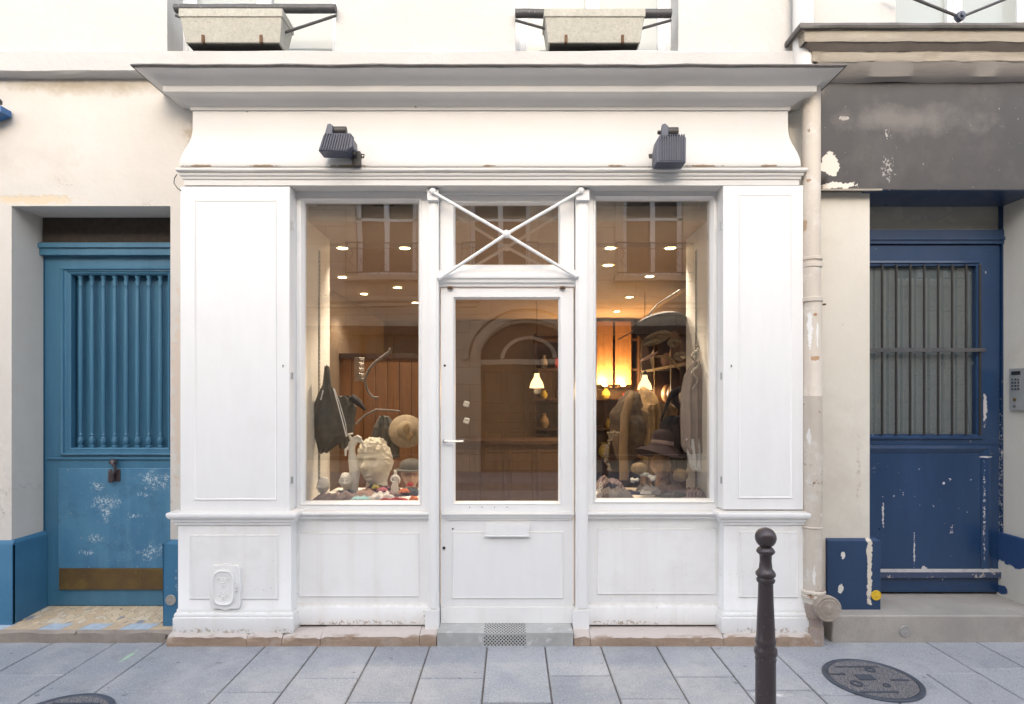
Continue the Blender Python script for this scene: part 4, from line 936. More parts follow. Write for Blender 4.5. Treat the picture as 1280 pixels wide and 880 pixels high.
def floodlight_right():
    root = thing('floodlight', 'blue-grey ribbed floodlight folded against the right of the signboard', 'floodlight', (X(820), .05, 3.03), 'floodlights on the signboard')
    y0 = -.12; P = lambda px, py, y=y0: (X(px, y), Z(py, y))
    g = MB(); g.prism([P(820.5, 203.5), P(819.5, 188), P(822, 173), P(825, 170), P(857, 170), P(858, 173), P(857.5, 203.5)], y0, y0 + .10); g.build('housing', M['lamp_metal'], root, bevel=.006)
    g = MB()
    for k in range(11):
        x_ = X(825.5 + 2.95 * k, y0); g.box(x_ - .003, x_ + .003, y0 - .008, y0 + .08, Z(201, y0), Z(169, y0) + .004)
    g.build('cooling_fins', M['lamp_metal'], root)
    g = MB(); g.tube([(X(833, y0), y0 + .04, Z(161.5, y0)), (X(849.5, y0), y0 + .04, Z(161.5, y0))], .028, 18); g.tube([(X(824, y0), y0 + .04, Z(162, y0)), (X(829, y0), y0 + .04, Z(162, y0))], .012, 10); g.build('canister', M['lamp_dark'], root, bevel=.003)
    g = MB(); g.prism([P(826, 174), P(828, 155), P(832, 154), P(836, 158), P(836, 168), P(834, 174)], y0 + .0, y0 + .03); g.build('side_bracket', M['lamp_metal'], root, bevel=.003)
    g = MB(); g.tube([(X(822, y0), y0 + .05, Z(196, y0)), (X(820, -.03), -.02, Z(202, -.02))], .013, 10); g.build('arm', M['lamp_dark'], root)
    g = MB(); g.box(X(811), X(828), .0, .035, Z(207), Z(192)); g.box(X(816, -.02), X(827, -.02), -.04, .0, Z(208, -.02), Z(190, -.02)); g.build('wall_bracket', M['lamp_dark'], root, bevel=.004)
floodlight_left(); floodlight_right()

# ---- downpipe
px_, py_ = X(1015.5, .04), .05
root = thing('downpipe', 'flaking beige rainwater pipe between shopfront and navy plinth', 'downpipe', (px_, py_, 0))
g = MB(); xt = X(1004, .08); g.lathe([(.062, 0), (.062, 6)], (xt, .08, 3.58), 24); g.build('upper_pipe', M['pipe_white'], root, label='white painted upper length of the pipe')
g = MB(); g.lathe([(.055, 0), (.055, 3.58 - Z(378, .04))], (px_ - .003, py_, Z(378, .04)), 28); g.build('middle_pipe', M['pipe'], root)
g = MB(); g.lathe([(.058, 0), (.058, .56), (.060, .57), (.060, 1.24), (.062, 1.25), (.058, 1.256), (.058, Z(378, .04) - Z(742, .04))], (px_ + .002, py_, Z(742, .04)), 28); g.build('lower_pipe', M['pipe'], root)
for zc, r_, h_ in ((Z(326, .04), .064, .022), (Z(335, .04), .062, .03), (Z(378, .04), .066, .03), (Z(660, .04), .063, .014)):
    g = MB(); g.lathe([(r_ - .006, 0), (r_, .004), (r_, h_ - .004), (r_ - .006, h_)], (px_, py_, zc), 28); g.build('collar', M['pipe'], root)
g = MB(); g.tube([(px_ + .05, py_ - .02, Z(381, .04)), (px_ + .075, py_ - .03, Z(381, .04))], .006, 8); g.build('clamp_bolt', M['rust'], root)
g = MB(); zc = Z(747, .04); g.lathe([(.062, -.03), (.066, 0), (.074, .008), (.074, .02), (.068, .026), (.074, .034), (.074, .046), (.062, .054)], (px_ + .008, py_, zc), 28); g.build('socket', M['pipe'], root)
g = MB(); g.lathe([(.055, -.01), (.055, .10), (.05, .102), (.05, .16), (.062, .162), (.062, .34)], (px_ + .016, py_, .01), 28)
g.tube([(px_ + .03, py_ + .02, .27), (px_ + .06, -.035, .235)], [.066, .068], 24); g.build('pipe_base', M['pipe_low'], root)
rc = (X(1035, -.05), -.05, Z(761, -.05)); mr = Matrix.Rotation(R(90), 3, 'X')
g = MB(); g.lathe([(.078, -.03), (.080, -.006), (.080, .006), (.074, .012), (.060, .010), (.056, .013), (.03, .011), (.018, .016), (.001, .017)], rc, 36, mr); g.tube([(rc[0], rc[1] - .018, rc[2] - .02), (rc[0] + .002, rc[1] - .018, rc[2] + .018)], .008, 8); g.build('cleanout_cap', M['cap'], root)

# ---- bollard
bx, by = X(957, -1.6), -1.6; sb = S(by)
def bp(lst): return [(r_ * sb, Z(y_, by)) for r_, y_ in lst]
root = thing('bollard', 'dark brown turned street bollard with ball top on the kerb side', 'bollard', (bx, by, 0))
pb = [(0.05, 659)] + [(12.8 * math.sin(a_ * PI / 12), 672 - 12.8 * math.cos(a_ * PI / 12)) for a_ in range(1, 11)] + [(7, 684)]
g = MB(); g.lathe(bp(pb), (bx, by, 0), 36, caps=False); g.build('ball', M['bollard'], root, angle=60)
g = MB(); g.lathe(bp([(6.5, 683), (9, 685), (11, 688), (11, 690), (8.5, 692.5), (7.3, 694), (7, 700), (8, 711), (9.5, 712.5), (11.8, 716), (11.8, 719), (9.5, 721), (9.8, 722), (11.3, 724.5), (10.5, 727), (8.8, 729)]), (bx, by, 0), 36, caps=False); g.build('neck', M['bollard'], root, angle=60)
g = MB(); g.lathe(bp([(8.8, 729), (9.3, 750), (10.6, 780), (11.2, 797), (12.3, 799), (12.3, 803), (10.8, 806), (13.4, 810), (14, 814), (13, 818), (11.8, 820), (12.8, 823), (12, 826), (12.1, 830), (12.4, 940), (12.6, 1040)]), (bx, by, 0), 36, caps=False); g.build('shaft', M['bollard'], root, angle=60)
g = MB(); g.lathe([(.048, .004), (.048, .02), (.042, .045), (.036, .05)], (bx, by, 0), 32); g.build('base', M['bollard'], root)

# ---- small fixtures
def disc(px, py, y, r_, mat, lab, name='survey_disc'):
    g = MB(); g.lathe([(r_, -.001), (r_, .004), (r_ * .93, .006), (r_ * .86, .006), (r_ * .84, .0045), (r_ * .3, .0045), (.0005, .006)], (X(px, y), y, Z(py, y)), 28, mr)
    for k in range(4):
        m2 = Matrix.Rotation(k * PI / 4, 3, 'Y'); a_ = m2 @ Vector((r_ * .6, 0, 0))
        g.tube([(X(px, y) - a_.x, y - .005, Z(py, y) - a_.z), (X(px, y) + a_.x, y - .005, Z(py, y) + a_.z)], .0012, 6)
    tag(g.build(name, mat, None), lab, 'marker', 'round markers set on steps and plinths')
M['yellow'] = plain('yellow_plastic', (.80, .52, .03), .4); M['grey_disc'] = plain('grey_disc_metal', (.42, .40, .38), .5, .3)
disc(1095, 744, .16, .033, M['yellow'], 'yellow round marker on the navy plinth')
disc(1131, 789, .06, .036, M['grey_disc'], 'grey round marker on the front of the concrete step')
disc(213.5, 750, .11, .034, M['grey_disc'], 'grey round marker on the teal plinth by the shopfront')
# intercom on the reveal of the navy doorway
ic = thing('intercom', 'grey steel entry intercom on the wall right of the navy door', 'intercom', (3.435, .36, 1.56))
iy0, iy1, iz0, iz1 = .225, .362, Z(513, .38), Z(461, .38)
g = MB(); g.box(3.415, 3.442, iy0, iy1, iz0, iz1); g.build('case', M['steel'], ic, bevel=.004)
for r_ in range(4):
    for c_ in range(3):
        g = MB(); cy, cz = .330 - c_ * .024, iz1 - .075 - r_ * .022
        g.box(3.410, 3.417, cy - .008, cy + .008, cz - .007, cz + .007); g.build('button', M['chrome'], ic, bevel=.001)
g = MB(); g.lathe([(.012, 0), (.012, .006), (.004, .008)], (3.417, .315, iz0 + .075), 16, Matrix.Rotation(R(-90), 3, 'Y')); g.build('key_switch', M['brass'], ic)
g = MB(); g.lathe([(.012, 0), (.012, .006), (.004, .008)], (3.417, .315, iz0 + .032), 16, Matrix.Rotation(R(-90), 3, 'Y')); g.build('sensor', M['chrome'], ic)
g = MB(); g.box(3.411, 3.417, .27, .34, iz1 - .045, iz1 - .02); g.build('camera_window', M['opp_glass'], ic)
# street lamp/sign corner at far left edge
sg = thing('enamel_sign', 'corner of a dark framed blue sign at the left edge of the wall', 'sign', (-3.4, .05, 3.38))
g = MB(); g.hexa([(-3.75, .0, 3.18), (-3.24, .06, 3.37), (-3.24, .14, 3.37), (-3.75, .14, 3.18), (-3.75, .0, 3.48), (-3.24, .06, 3.41), (-3.24, .14, 3.41), (-3.75, .14, 3.48)]); g.build('blue_panel', M['cap_blue'], sg, bevel=.003)
g = MB(); g.tube([(-3.75, .0, 3.50), (-3.24, .06, 3.425)], .013, 8); g.tube([(-3.75, .0, 3.17), (-3.24, .06, 3.442)], .013, 8); g.build('frame', M['lamp_dark'], sg)

# ================================================================== INTERIOR
g = MB(); g.box(-2.0, 1.95, .2, 5.6, .0, .095); struct(g.build('shop_floor', M['in_floor']))
g = MB(); g.box(-2.0, 1.95, .28, 5.6, 2.74, 2.84); struct(g.build('shop_ceiling', M['in_ceiling']))
g = MB(); g.box(-2.05, -2.0, .25, 5.6, .0, 2.84); g.box(1.95, 2.0, .25, 5.6, 0, 2.84); g.box(-2.05, 2.0, 5.6, 5.65, 0, 2.84)
g.box(-2.0, -1.42, .24, .26, 0, 2.84); g.box(1.38, 1.95, .24, .26, 0, 2.84); struct(g.build('shop_wall', M['in_wall']))
g = MB(); g.box(-1.46, 1.40, .235, .30, 2.90, 3.0); struct(g.build('shop_lintel', M['in_wall']))
g = MB(); g.face(((-1.42, .24, 2.99), (1.38, .24, 2.99), (1.38, .9, 2.72), (-1.42, .9, 2.72))); g.build('window_ceiling', M['in_ceiling'])['kind'] = 'structure'
def vitrine(xs_, x_in, lab):
    root = thing('display_box', lab, 'display box', ((xs_ + x_in) / 2, .6, .0), 'white lined display boxes behind the windows')
    s_ = 1 if xs_ > 0 else -1
    g = MB(); g.box(min(xs_, xs_ + s_ * .03), max(xs_, xs_ + s_ * .03), .235, .75, .1, 2.98); g.build('side_panel', M['in_side'], root)
    g = MB(); g.box(min(xs_, x_in), max(xs_, x_in), .235, .95, .80, .845); g.box(min(xs_, x_in), max(xs_, x_in), .235, .25, .1, .80); g.box(min(xs_, x_in), max(xs_, x_in), .93, .95, .1, .80); g.build('deck', M['in_side'], root, bevel=.002)
    g = MB(); xr = xs_ - s_ * .006
    g.box(min(xr, xs_) - .001, max(xr, xs_) + .001, .485, .51, .9, 2.6)
    rl = g.build('slotted_rail', M['steel'], root)
    g = MB()
    for k in range(56): g.box(xr - s_ * .0022 - .001, xr - s_ * .0022 + .001, .494, .501, .92 + k * .03, .936 + k * .03)
    g.build('slots', M['hole'], rl, merge=False)
    return root
vitrine(-1.365, -.50, 'display box lined in white behind the left display window'); vitrine(1.315, .46, 'display box lined in white behind the right display window')
# back of shop
bk = thing('wall_panelling', 'warm orange wood panelling at the back left of the shop', 'panelling', (-1.2, 3.2, 0))
g = MB()
for k in range(7): g.box(-2.0 + k * .14 + .003, -1.86 + k * .14 - .003, 3.2, 3.23, .1, 2.0)
g.build('planks', M['wood_warm'], bk, bevel=.003); g = MB(); g.box(-2.0, -1.0, 3.17, 3.26, 2.0, 2.06); g.build('top_rail', M['wood_dark'], bk)
cb = thing('shelf_unit', 'dark wood shelf unit along the back of the shop behind the right window', 'shelves', (1.2, 5.3, 0))
g = MB(); g.box(.35, 1.95, 5.2, 5.58, .1, .14); g.box(.35, 1.95, 5.56, 5.59, .1, 2.5); g.build('back', M['wood_dark'], cb)
for z_ in (.6, 1.05, 1.5, 1.95, 2.4): g = MB(); g.box(.35, 1.95, 5.22, 5.56, z_, z_ + .03); g.build('shelf', M['wood_dark'], cb)
for x_ in (.35, 1.1, 1.9): g = MB(); g.box(x_, x_ + .03, 5.2, 5.56, .1, 2.5); g.build('upright', M['wood_dark'], cb)
bc = thing('bookcase', 'dark open bookcase of small wares along the right wall of the shop', 'bookcase', (1.78, 2.6, 0))
g = MB(); g.box(1.90, 1.94, 1.6, 3.7, .1, 2.35); g.build('back', M['wood_dark'], bc)
for z_ in (.12, .6, 1.05, 1.45, 1.85, 2.3): g = MB(); g.box(1.62, 1.90, 1.6, 3.7, z_, z_ + .03); g.build('shelf', M['wood_dark'], bc)
for y_ in (1.6, 2.3, 3.0, 3.67): g = MB(); g.box(1.62, 1.90, y_, y_ + .03, .1, 2.35); g.build('upright', M['wood_dark'], bc)
random.seed(31)
for z_ in (1.081, 1.481, 1.881):
    y_ = 1.75
    while y_ < 3.55:
        r_ = random.uniform(.05, .10); hh = random.uniform(.12, .28); g = MB()
        if random.random() < .5: g.lathe([(r_ * .7, 0), (r_, hh * .4), (r_ * .8, hh * .75), (r_ * .45, hh * .9), (r_ * .5, hh)], (1.76, y_, z_), 16)
        else: g.ell((1.76, y_, z_ + hh * .4), (r_, r_, hh * .4))
        tag(g.build('bookcase_ware', M[random.choice(('straw', 'driftwood', 'tan_skin', 'c_rose', 'c_brown', 'plaster'))], None), 'small rounded ware on the bookcase along the right wall', 'ware', 'wares on the dark bookcase')
        y_ += random.uniform(.2, .34)
ct = thing('counter', 'panelled wooden shop counter seen through the glazed door', 'counter', (-.1, 3.6, .1))
g = MB(); g.box(-.75, .65, 3.45, 3.9, .1, .98)
g.build('cabinet', M['counter_wood'], ct, bevel=.004); g = MB(); g.box(-.80, .70, 3.4, 3.95, .98, 1.03); g.build('counter_top', M['wood_dark'], ct, bevel=.005)
for k in range(4): g = MB(); g.frame((-.72 + k * .345, -.40 + k * .345, .16, .92), (-.68 + k * .345, -.44 + k * .345, .2, .88), [(0, 3.45), (.2, 3.44), (.8, 3.44), (1, 3.45)]); g.build('panel', M['counter_wood'], ct)
# warm lamps behind right window: two tall lit panels
for k, (pa, pb_) in enumerate(((746, 766), (769, 789))):
    root = thing('wall_lamp', ('left' if k == 0 else 'right') + ' one of the two tall amber lit wall lamps in the right window', 'wall lamp', (X((pa + pb_) / 2, 5.1), 5.1, Z(484, 5.1)), 'tall amber wall lamps at the back')
    g = MB(); g.box(X(pa, 5.15), X(pb_, 5.15), 5.15, 5.17, Z(481, 5.15), Z(402, 5.15)); g.build('back_plate', M['wood_warm'], root, bevel=.003)
    g = MB(); g.lathe([(.001, -.02), (.06, -.018), (.115, .0), (.11, .006), (.06, -.004), (.001, -.004)], (X((pa + pb_) / 2, 5.0), 5.0, Z(484, 5.0)), 24); g.build('dish', M['brass'], root)
    g = MB(); g.ell((X((pa + pb_) / 2, 5.0), 5.0, Z(483, 5.0) + .02), (.035, .035, .02)); g.build('bulb', M['bulb'], root)
    L = bpy.data.lights.new('wall_lamp_light', 'POINT'); L.energy = 24; L.color = (1, .56, .20); L.shadow_soft_size = .05
    lo = bpy.data.objects.new('wall_lamp_light', L); COL.objects.link(lo); lo.location = (X((pa + pb_) / 2, 5.0), 4.98, Z(480, 5.0) + .05)
# pendants
for k, (px, py) in enumerate(((671, 474), (806, 476))):
    y_ = 3.0; x_, z_ = X(px, y_), Z(py + 11, y_)
    root = thing('pendant_lamp', 'small lit bell shaped pendant lamp seen through the ' + ('glazed door' if k == 0 else 'right display window'), 'pendant lamp', (x_, y_, z_), 'lit bell shaped pendant lamps')
    g = MB(); g.lathe([(.083, 0), (.080, .01), (.068, .06), (.045, .10), (.030, .13), (.026, .165)], (x_, y_, z_), 28, caps=False); g.build('lamp_shade', M['shade'], root, angle=60)
    g = MB(); g.lathe([(.028, .165), (.026, .20), (.008, .215), (.004, .23)], (x_, y_, z_), 16); g.build('lamp_holder', M['lamp_dark'], root)
    g = MB(); g.tube([(x_, y_, z_ + .22), (x_, y_, 2.74)], .0035, 6); g.build('cord', M['lamp_dark'], root)
    g = MB(); g.ell((x_, y_, z_ + .04), (.03, .03, .035), 14, 8); g.build('bulb', M['bulb_soft'], root)
    L = bpy.data.lights.new('pendant_light', 'POINT'); L.energy = 9; L.color = (1, .7, .4); L.shadow_soft_size = .04
    lo = bpy.data.objects.new('pendant_light', L); COL.objects.link(lo); lo.location = (x_, y_, z_ - .03)
# ceiling spots
sp_list = [(428, 289, 'L'), (506, 289, 'L'), (428, 346, 'L'), (455, 367, 'L'), (497, 359, 'L'), (519, 378, 'L'), (763, 288, 'R'), (838, 290, 'R'), (760, 331, 'R'), (812, 345, 'R'), (787, 371, 'R'), (771, 389, 'R'), (757, 402, 'R')]
first = None
where = ['nearest lit spot, upper left in the left window', 'bright lit spot, upper right in the left window', 'second row lit spot at the left of the left window', 'third row lit spot in the left window', 'lit spot right of centre in the left window', 'small lit spot at the right edge of the left window',
         'nearest lit spot, upper left in the right window', 'lit spot at the upper right of the right window', 'lit spot at the left edge of the right window', 'oval lit spot in the middle of the right window', 'lit spot above the amber lamps', 'small lit spot just above the amber lamps', 'farthest lit spot by the amber lamps']
for k, (px, py, w_) in enumerate(sp_list):
    zc = 2.737; d_ = (zc - H) * F / (HY - py); y_ = max(.97, d_ - D); x_ = (px - CX) * (y_ + D) / F
    lab = 'round ' + where[k]
    if first is None:
        root = thing('ceiling_spot', lab, 'ceiling spot', (x_, y_, zc), 'lit spots in the shop ceiling')
        g = MB(); g.lathe([(.062, 0), (.060, -.006), (.045, -.008), (.042, .0)], (x_, y_, zc), 24, caps=False); g.build('ring', M['steel'], root)
        g = MB(); g.lathe([(.001, -.004), (.036, -.004), (.038, 0)], (x_, y_, zc), 20, caps=False); g.build('bulb', M['bulb'], root)
        first = root
    else:
        root = dup(first, Vector((x_, y_, zc)) - first.location, lab)
    L = bpy.data.lights.new('spot_light', 'SPOT'); L.energy = 60 if y_ < 1.3 else 16; L.color = (1, .82, .62); L.spot_size = R(110); L.spot_blend = .6; L.shadow_soft_size = .03
    lo = bpy.data.objects.new('spot_light', L); COL.objects.link(lo); lo.location = (x_, y_, zc - .02)
# brown speaker boxes hung from the window ceiling
for k, (pa, pb_, pyb, nm) in enumerate(((466, 493, 279, 'left'), (780, 806, 274, 'right'))):
    root = thing('loudspeaker', 'small brown box speaker at the top of the %s display window' % nm, 'speaker', (X((pa + pb_) / 2, .45), .5, 2.9), 'brown box speakers in the display windows')
    g = MB(); g.box(X(pa, .45), X(pb_, .45), .45, .60, Z(pyb, .45), 2.96); g.build('cabinet', M['wood_dark'], root, bevel=.004)
    g = MB(); g.box(X(pa, .45) + .01, X(pb_, .45) - .01, .446, .452, Z(pyb, .45) + .012, 2.9); g.build('grille', M['brown'] if 'brown' in M else M['c_brown'], root)

# ---------------- figures
def head_mesh(c, s, curls=False, neck=True, tilt=0, ry=0, hairn=.0):
    g = MB(); nu, nv = 56, 44
    rows = []
    for j in range(nv + 1):
        ph = PI * j / nv; row = []
        for i in range(nu):
            th_ = 2 * PI * i / nu
            d = Vector((math.sin(ph) * math.sin(th_), -math.sin(ph) * math.cos(th_), math.cos(ph)))
            x, y, z = d.x * .76, d.y * .92, d.z * 1.12
            if z < -.1: k = 1 + (z + .1) * .38; x *= k; y *= (1 + (z + .1) * .12)
            front = max(0, -d.y); FK = 1.5
            y = y if y > 0 else max(y, -.86) if False else y
            def G(cx, cz, sx, sz): return math.exp(-((x - cx) / sx) ** 2 - ((z - cz) / sz) ** 2) * (front ** 1.2) * FK
            y -= .30 * G(0, -.10, .10, .16) * (1 if z > -.3 else .5) + .10 * G(0, .10, .08, .2)
            y += .15 * G(-.28, .13, .15, .10) + .15 * G(.28, .13, .15, .10)
            y -= .05 * G(-.28, .10, .09, .05) + .05 * G(.28, .10, .09, .05)
            y -= .07 * G(0, .30, .5, .07)
            y -= .10 * G(0, -.43, .17, .045) + .10 * G(0, -.54, .14, .05); y += .06 * G(0, -.485, .18, .02)
            y -= .13 * G(0, -.80, .22, .14); y += .05 * G(0, -.66, .2, .05)
            y -= .05 * G(-.42, -.18, .16, .16) + .05 * G(.42, -.18, .16, .16)
            p = Vector((x, y, z))
            if hairn and (z > .42 or d.y > -.1 or abs(x) > .60):
                w = min(1, max((z - .42) * 4, (d.y + .1) * 3, (abs(x) - .60) * 8, 0))
                p += d * w * (hairn * (.6 + noise.noise(p * 6.5) + .6 * noise.noise(p * 13)))
            row.append(g.v(p))
        rows.append(row)
    for a, b in zip(rows, rows[1:]):
        for i in range(nu):
            try: g.bm.faces.new((a[i], a[(i + 1) % nu], b[(i + 1) % nu], b[i]))
            except ValueError: pass
    for sx in (-1, 1): g.ell((.74 * sx, .05, .0), (.07, .13, .20), 12, 8)
    if neck:
        g.lathe([(.42, -1.75), (.40, -1.5), (.36, -1.2), (.38, -.7)], (0, .15, 0), 24)
    m = Matrix.Translation(c) @ Matrix.Rotation(ry, 4, 'Z') @ Matrix.Rotation(tilt, 4, 'Y') @ Matrix.Scale(s, 4)
    bmesh.ops.remove_doubles(g.bm, verts=g.bm.verts, dist=1e-4)
    return g.move(m)
DK = .846
# big old plaster head
y_ = .58; s_ = .118
c = Vector((X(468, y_), y_, Z(578, y_)))
h = head_mesh(c, .150, neck=False, ry=-.25, tilt=-.08, hairn=.13)
h.lathe([(.085, 0), (.082, .05), (.072, .1), (.09, .15)], (c.x + .012, c.y + .03, DK), 28)
tag(h.build('plaster_head', M['plaster'], None, remesh=.0035), 'large worn plaster head with curly hair in the left window', 'sculpture')
# arm sculpture
y_ = .50
A = lambda px, py, y=.5: Vector((X(px, y), y, Z(py, y)))
g = MB(); g.tube([A(440, 622), A(442, 603), A(444, 588), A(441, 575), A(440, 566), A(440, 556)], [.040, .036, .040, .032, .024, .020], 16)
g.ell(A(440, 556), (.028, .018, .034))
fing = [((447, 551), (452, 553), (458, 560)), ((446, 548), (450, 549), (455, 554)), ((443, 547), (447, 545), (452, 548)), ((438, 547), (436, 543), (441, 542))]
for f_ in fing: g.tube([A(443, 556)] + [A(*q, .5 - .01 * i) for i, q in enumerate(f_)], [.012, .0105, .0095, .0075], 10)
g.tube([A(437, 558), A(432, 563, .48), A(432, 570, .47)], [.012, .0105, .008], 10)
tag(g.build('arm_sculpture', M['porcelain'], None, remesh=.0035), 'white plaster forearm and hand raised beside the large head', 'sculpture')
# small busts
c = A(432, 602, .42); h = head_mesh(c, .052, neck=True, ry=.1, hairn=.14); h.lathe([(.035, 0), (.03, .02), (.02, .04)], (c.x, c.y, DK), 20)
tag(h.build('small_bust', M['porcelain'], None, remesh=.003), 'small white bust in front of the plaster forearm', 'bust', 'small white busts in the left window')
c = A(404, 607, .36); h = head_mesh(c, .050, neck=True, ry=-.5, tilt=.2, hairn=.10)
tag(h.build('small_bust', M['porcelain'], None, remesh=.003), 'small white bust leaning at the left side of the left window', 'bust', 'small white busts in the left window')
# figurine
c = A(494, 590, .42)
g = MB(); g.ell((c.x, c.y, c.z), (.011, .011, .014)); g.tube([(c.x, c.y, c.z - .01), (c.x, c.y, c.z - .03), (c.x + .002, c.y, c.z - .06), (c.x - .003, c.y, c.z - .10), (c.x, c.y, DK)], [.008, .022, .016, .026, .030], 14)
g.tube([(c.x - .018, c.y, c.z - .028), (c.x - .028, c.y - .01, c.z - .055), (c.x - .01, c.y - .02, c.z - .07)], [.008, .007, .005], 8); g.tube([(c.x + .018, c.y, c.z - .028), (c.x + .032, c.y - .006, c.z - .05), (c.x + .03, c.y - .01, c.z - .08)], [.008, .007, .005], 8)
tag(g.build('figurine', M['porcelain'], None, remesh=.0025), 'tiny white draped standing figurine right of the plaster head', 'figurine')
# mannequin heads with caps, right of left window
c = A(514, 592, .75); h = head_mesh(c, .095, neck=True, ry=.2)
tag(h.build('mannequin_head', M['tan_skin'], None, remesh=.004), 'brown wooden display head at the right edge of the left window', 'mannequin head', 'wooden display heads')
g = MB(); g.lathe([(.085, 0), (.086, .03), (.07, .06), (.04, .075), (.001, .08)], (c.x, c.y, c.z + .035), 24); g.lathe([(.001, .0), (.105, -.006), (.105, .0), (.001, .006)], (c.x - .02, c.y - .04, c.z + .035), 24)
tag(g.build('cap', M['grey_cloth'], None, angle=60), 'dark grey cap on the wooden head in the left window', 'cap')
# tan sun hat behind
g = MB(); mt = Matrix.Rotation(R(70), 3, 'X') @ Matrix.Rotation(R(12), 3, 'Y')
g.lathe([(.001, .05), (.05, .044), (.066, .03), (.072, .0), (.13, -.018), (.135, -.022), (.125, -.026), (.07, -.010)], A(508, 538, .95), 32, mt, caps=False)
tag(g.build('sun_hat', M['straw'], None, solid=.004, angle=60), 'tan straw sun hat standing behind the plaster head', 'hat')
g = MB(); g.ell(A(508, 535, .82), (.03, .012, .04)); g.ell(A(512, 545, .82), (.028, .012, .03))
tag(g.build('brooch', M['fur'], None), 'shiny tan rosette pinned on the straw sun hat', 'rosette')
# dark hoods hanging behind
def drape(pts, y, depth, mat, name, lab, cat, folds=5, amp=.02, seed=0, group=None):
    """hanging cloth: pts = [(z, xl, xr)] top to bottom"""
    g = MB(); nu = 36; rows = []
    n_ = 26; zs_ = [p[0] for p in pts]
    for j in range(n_ + 1):
        t = j / n_ * (len(pts) - 1); k = min(int(t), len(pts) - 2); f = t - k; f = f * f * (3 - 2 * f)
        z_, xl_, xr_ = [pts[k][q] * (1 - f) + pts[k + 1][q] * f for q in range(3)]
        front, back = [], []
        for i in range(nu + 1):
            u = i / nu; w = math.sin(PI * u) ** .5
            yy = y - depth * w - amp * w * math.sin(u * folds * 2 * PI + seed + 1.2 * noise.noise(Vector((j * .15, seed, 0)))) * (.4 + .6 * j / n_) + .008 * noise.noise(Vector((u * 6, j * .4, seed)))
            front.append(g.v((xl_ + (xr_ - xl_) * u, yy, z_ + .006 * math.sin(u * 9 + seed))))
            back.append((xl_ + (xr_ - xl_) * u, y + depth * .5 * w, z_))
        back = [g.v(p) for p in back[1:-1]][::-1]
        rows.append(front + back)
    m_ = len(rows[0])
    for a, b in zip(rows, rows[1:]):
        for i in range(m_): g.bm.faces.new((a[i], a[(i + 1) % m_], b[(i + 1) % m_], b[i]))
    g.bm.faces.new(rows[0]); g.bm.faces.new(rows[-1])
    return tag(g.build(name, mat, None, angle=70), lab, cat, group)
def zx(py, pa, pb_, y): return (Z(py, y), X(pa, y), X(pb_, y))
drape([zx(458, 406.5, 411.5, .42), zx(482, 403.5, 415, .42), zx(492, 398, 420, .42), zx(520, 387, 428, .42), zx(545, 392, 434, .42), zx(553, 395, 425, .42), zx(566, 399, 409, .42)], .42, .035, M['grey_cloth'], 'felt_bag', 'grey felt bag hanging from the rail in the left window', 'bag', 3, .008, 1)
g = MB(); g.tube([A(417, 486, .37), A(423, 507, .36), A(429, 530, .36), A(433, 546, .37)], .0035, 6); g.tube([A(418, 486, .37), A(425, 505, .355), A(432, 530, .355), A(434, 545, .37)], .0025, 6)
g.tube([A(404, 488, .37), A(401, 500, .37)], .004, 6); g.tube([A(408.5, 456, .44), A(408.5, 464, .42)], .006, 8)
tag(g.build('cord_strap', M['white_cloth'], None), 'white cord hanging down the grey felt bag', 'cord')
drape([zx(495, 422, 440, .85), zx(508, 418, 446, .85), zx(540, 420, 442, .85), zx(560, 424, 440, .85)], .85, .04, M['grey_cloth'], 'felt_hood', 'grey felt hood behind the hanging bag', 'hood', 3, .01, 2)
g = MB(); g.tube([A(440, 497, .8), A(448, 503, .78), A(457, 513, .76)], [.03, .028, .006], 12); tag(g.build('felt_beak', M['black_cloth'], None, angle=60), 'black pointed felt beak beside the hanging bag', 'felt piece')
drape([zx(520, 474, 486, 1.0), zx(535, 466, 497, 1.0), zx(560, 462, 499, 1.0), zx(572, 464, 499, 1.0)], 1.0, .05, M['grey_cloth'], 'felt_hood', 'dark pointed hood right behind the large plaster head', 'hood', 3, .012, 4)
g = MB()
for pth, r_ in (([A(487, 440, .7), A(470, 452, .7), A(461, 462, .7), A(456, 474, .7), A(450, 475, .7), (A(449, 467, .7))], .010), ([A(455, 474, .7), A(459, 488, .7), A(465, 496, .7), A(473, 497, .7)], .009), ([A(487, 441, .7), A(489, 436, .7)], .014), ([A(445, 530, .7), A(455, 520, .7), A(470, 512, .7), A(500, 514, .7)], .008)):
    n_ = len(pth); sm = []
    for i in range(n_ - 1):
        for f in (0, .33, .66): sm.append(pth[i].lerp(pth[i + 1], f) + noise.noise_vector(pth[i] * 9 + Vector((f, 0, 0))) * .004)
    sm.append(pth[-1]); g.tube(sm, r_, 8)
tag(g.build('driftwood_branch', M['branch'], None, angle=60), 'curved grey branch hung at the middle of the left window', 'branch')
g = MB()
for k in range(14): g.tube([A(443, 448 + k * 2.2, 1.6), A(449 + (k % 3), 447 + k * 2.2, 1.58), A(455, 448 + k * 2.2, 1.6)], .006, 6)
tag(g.build('coil', M['silver'], None), 'pale coiled spring like ornament hung behind the bag', 'ornament')
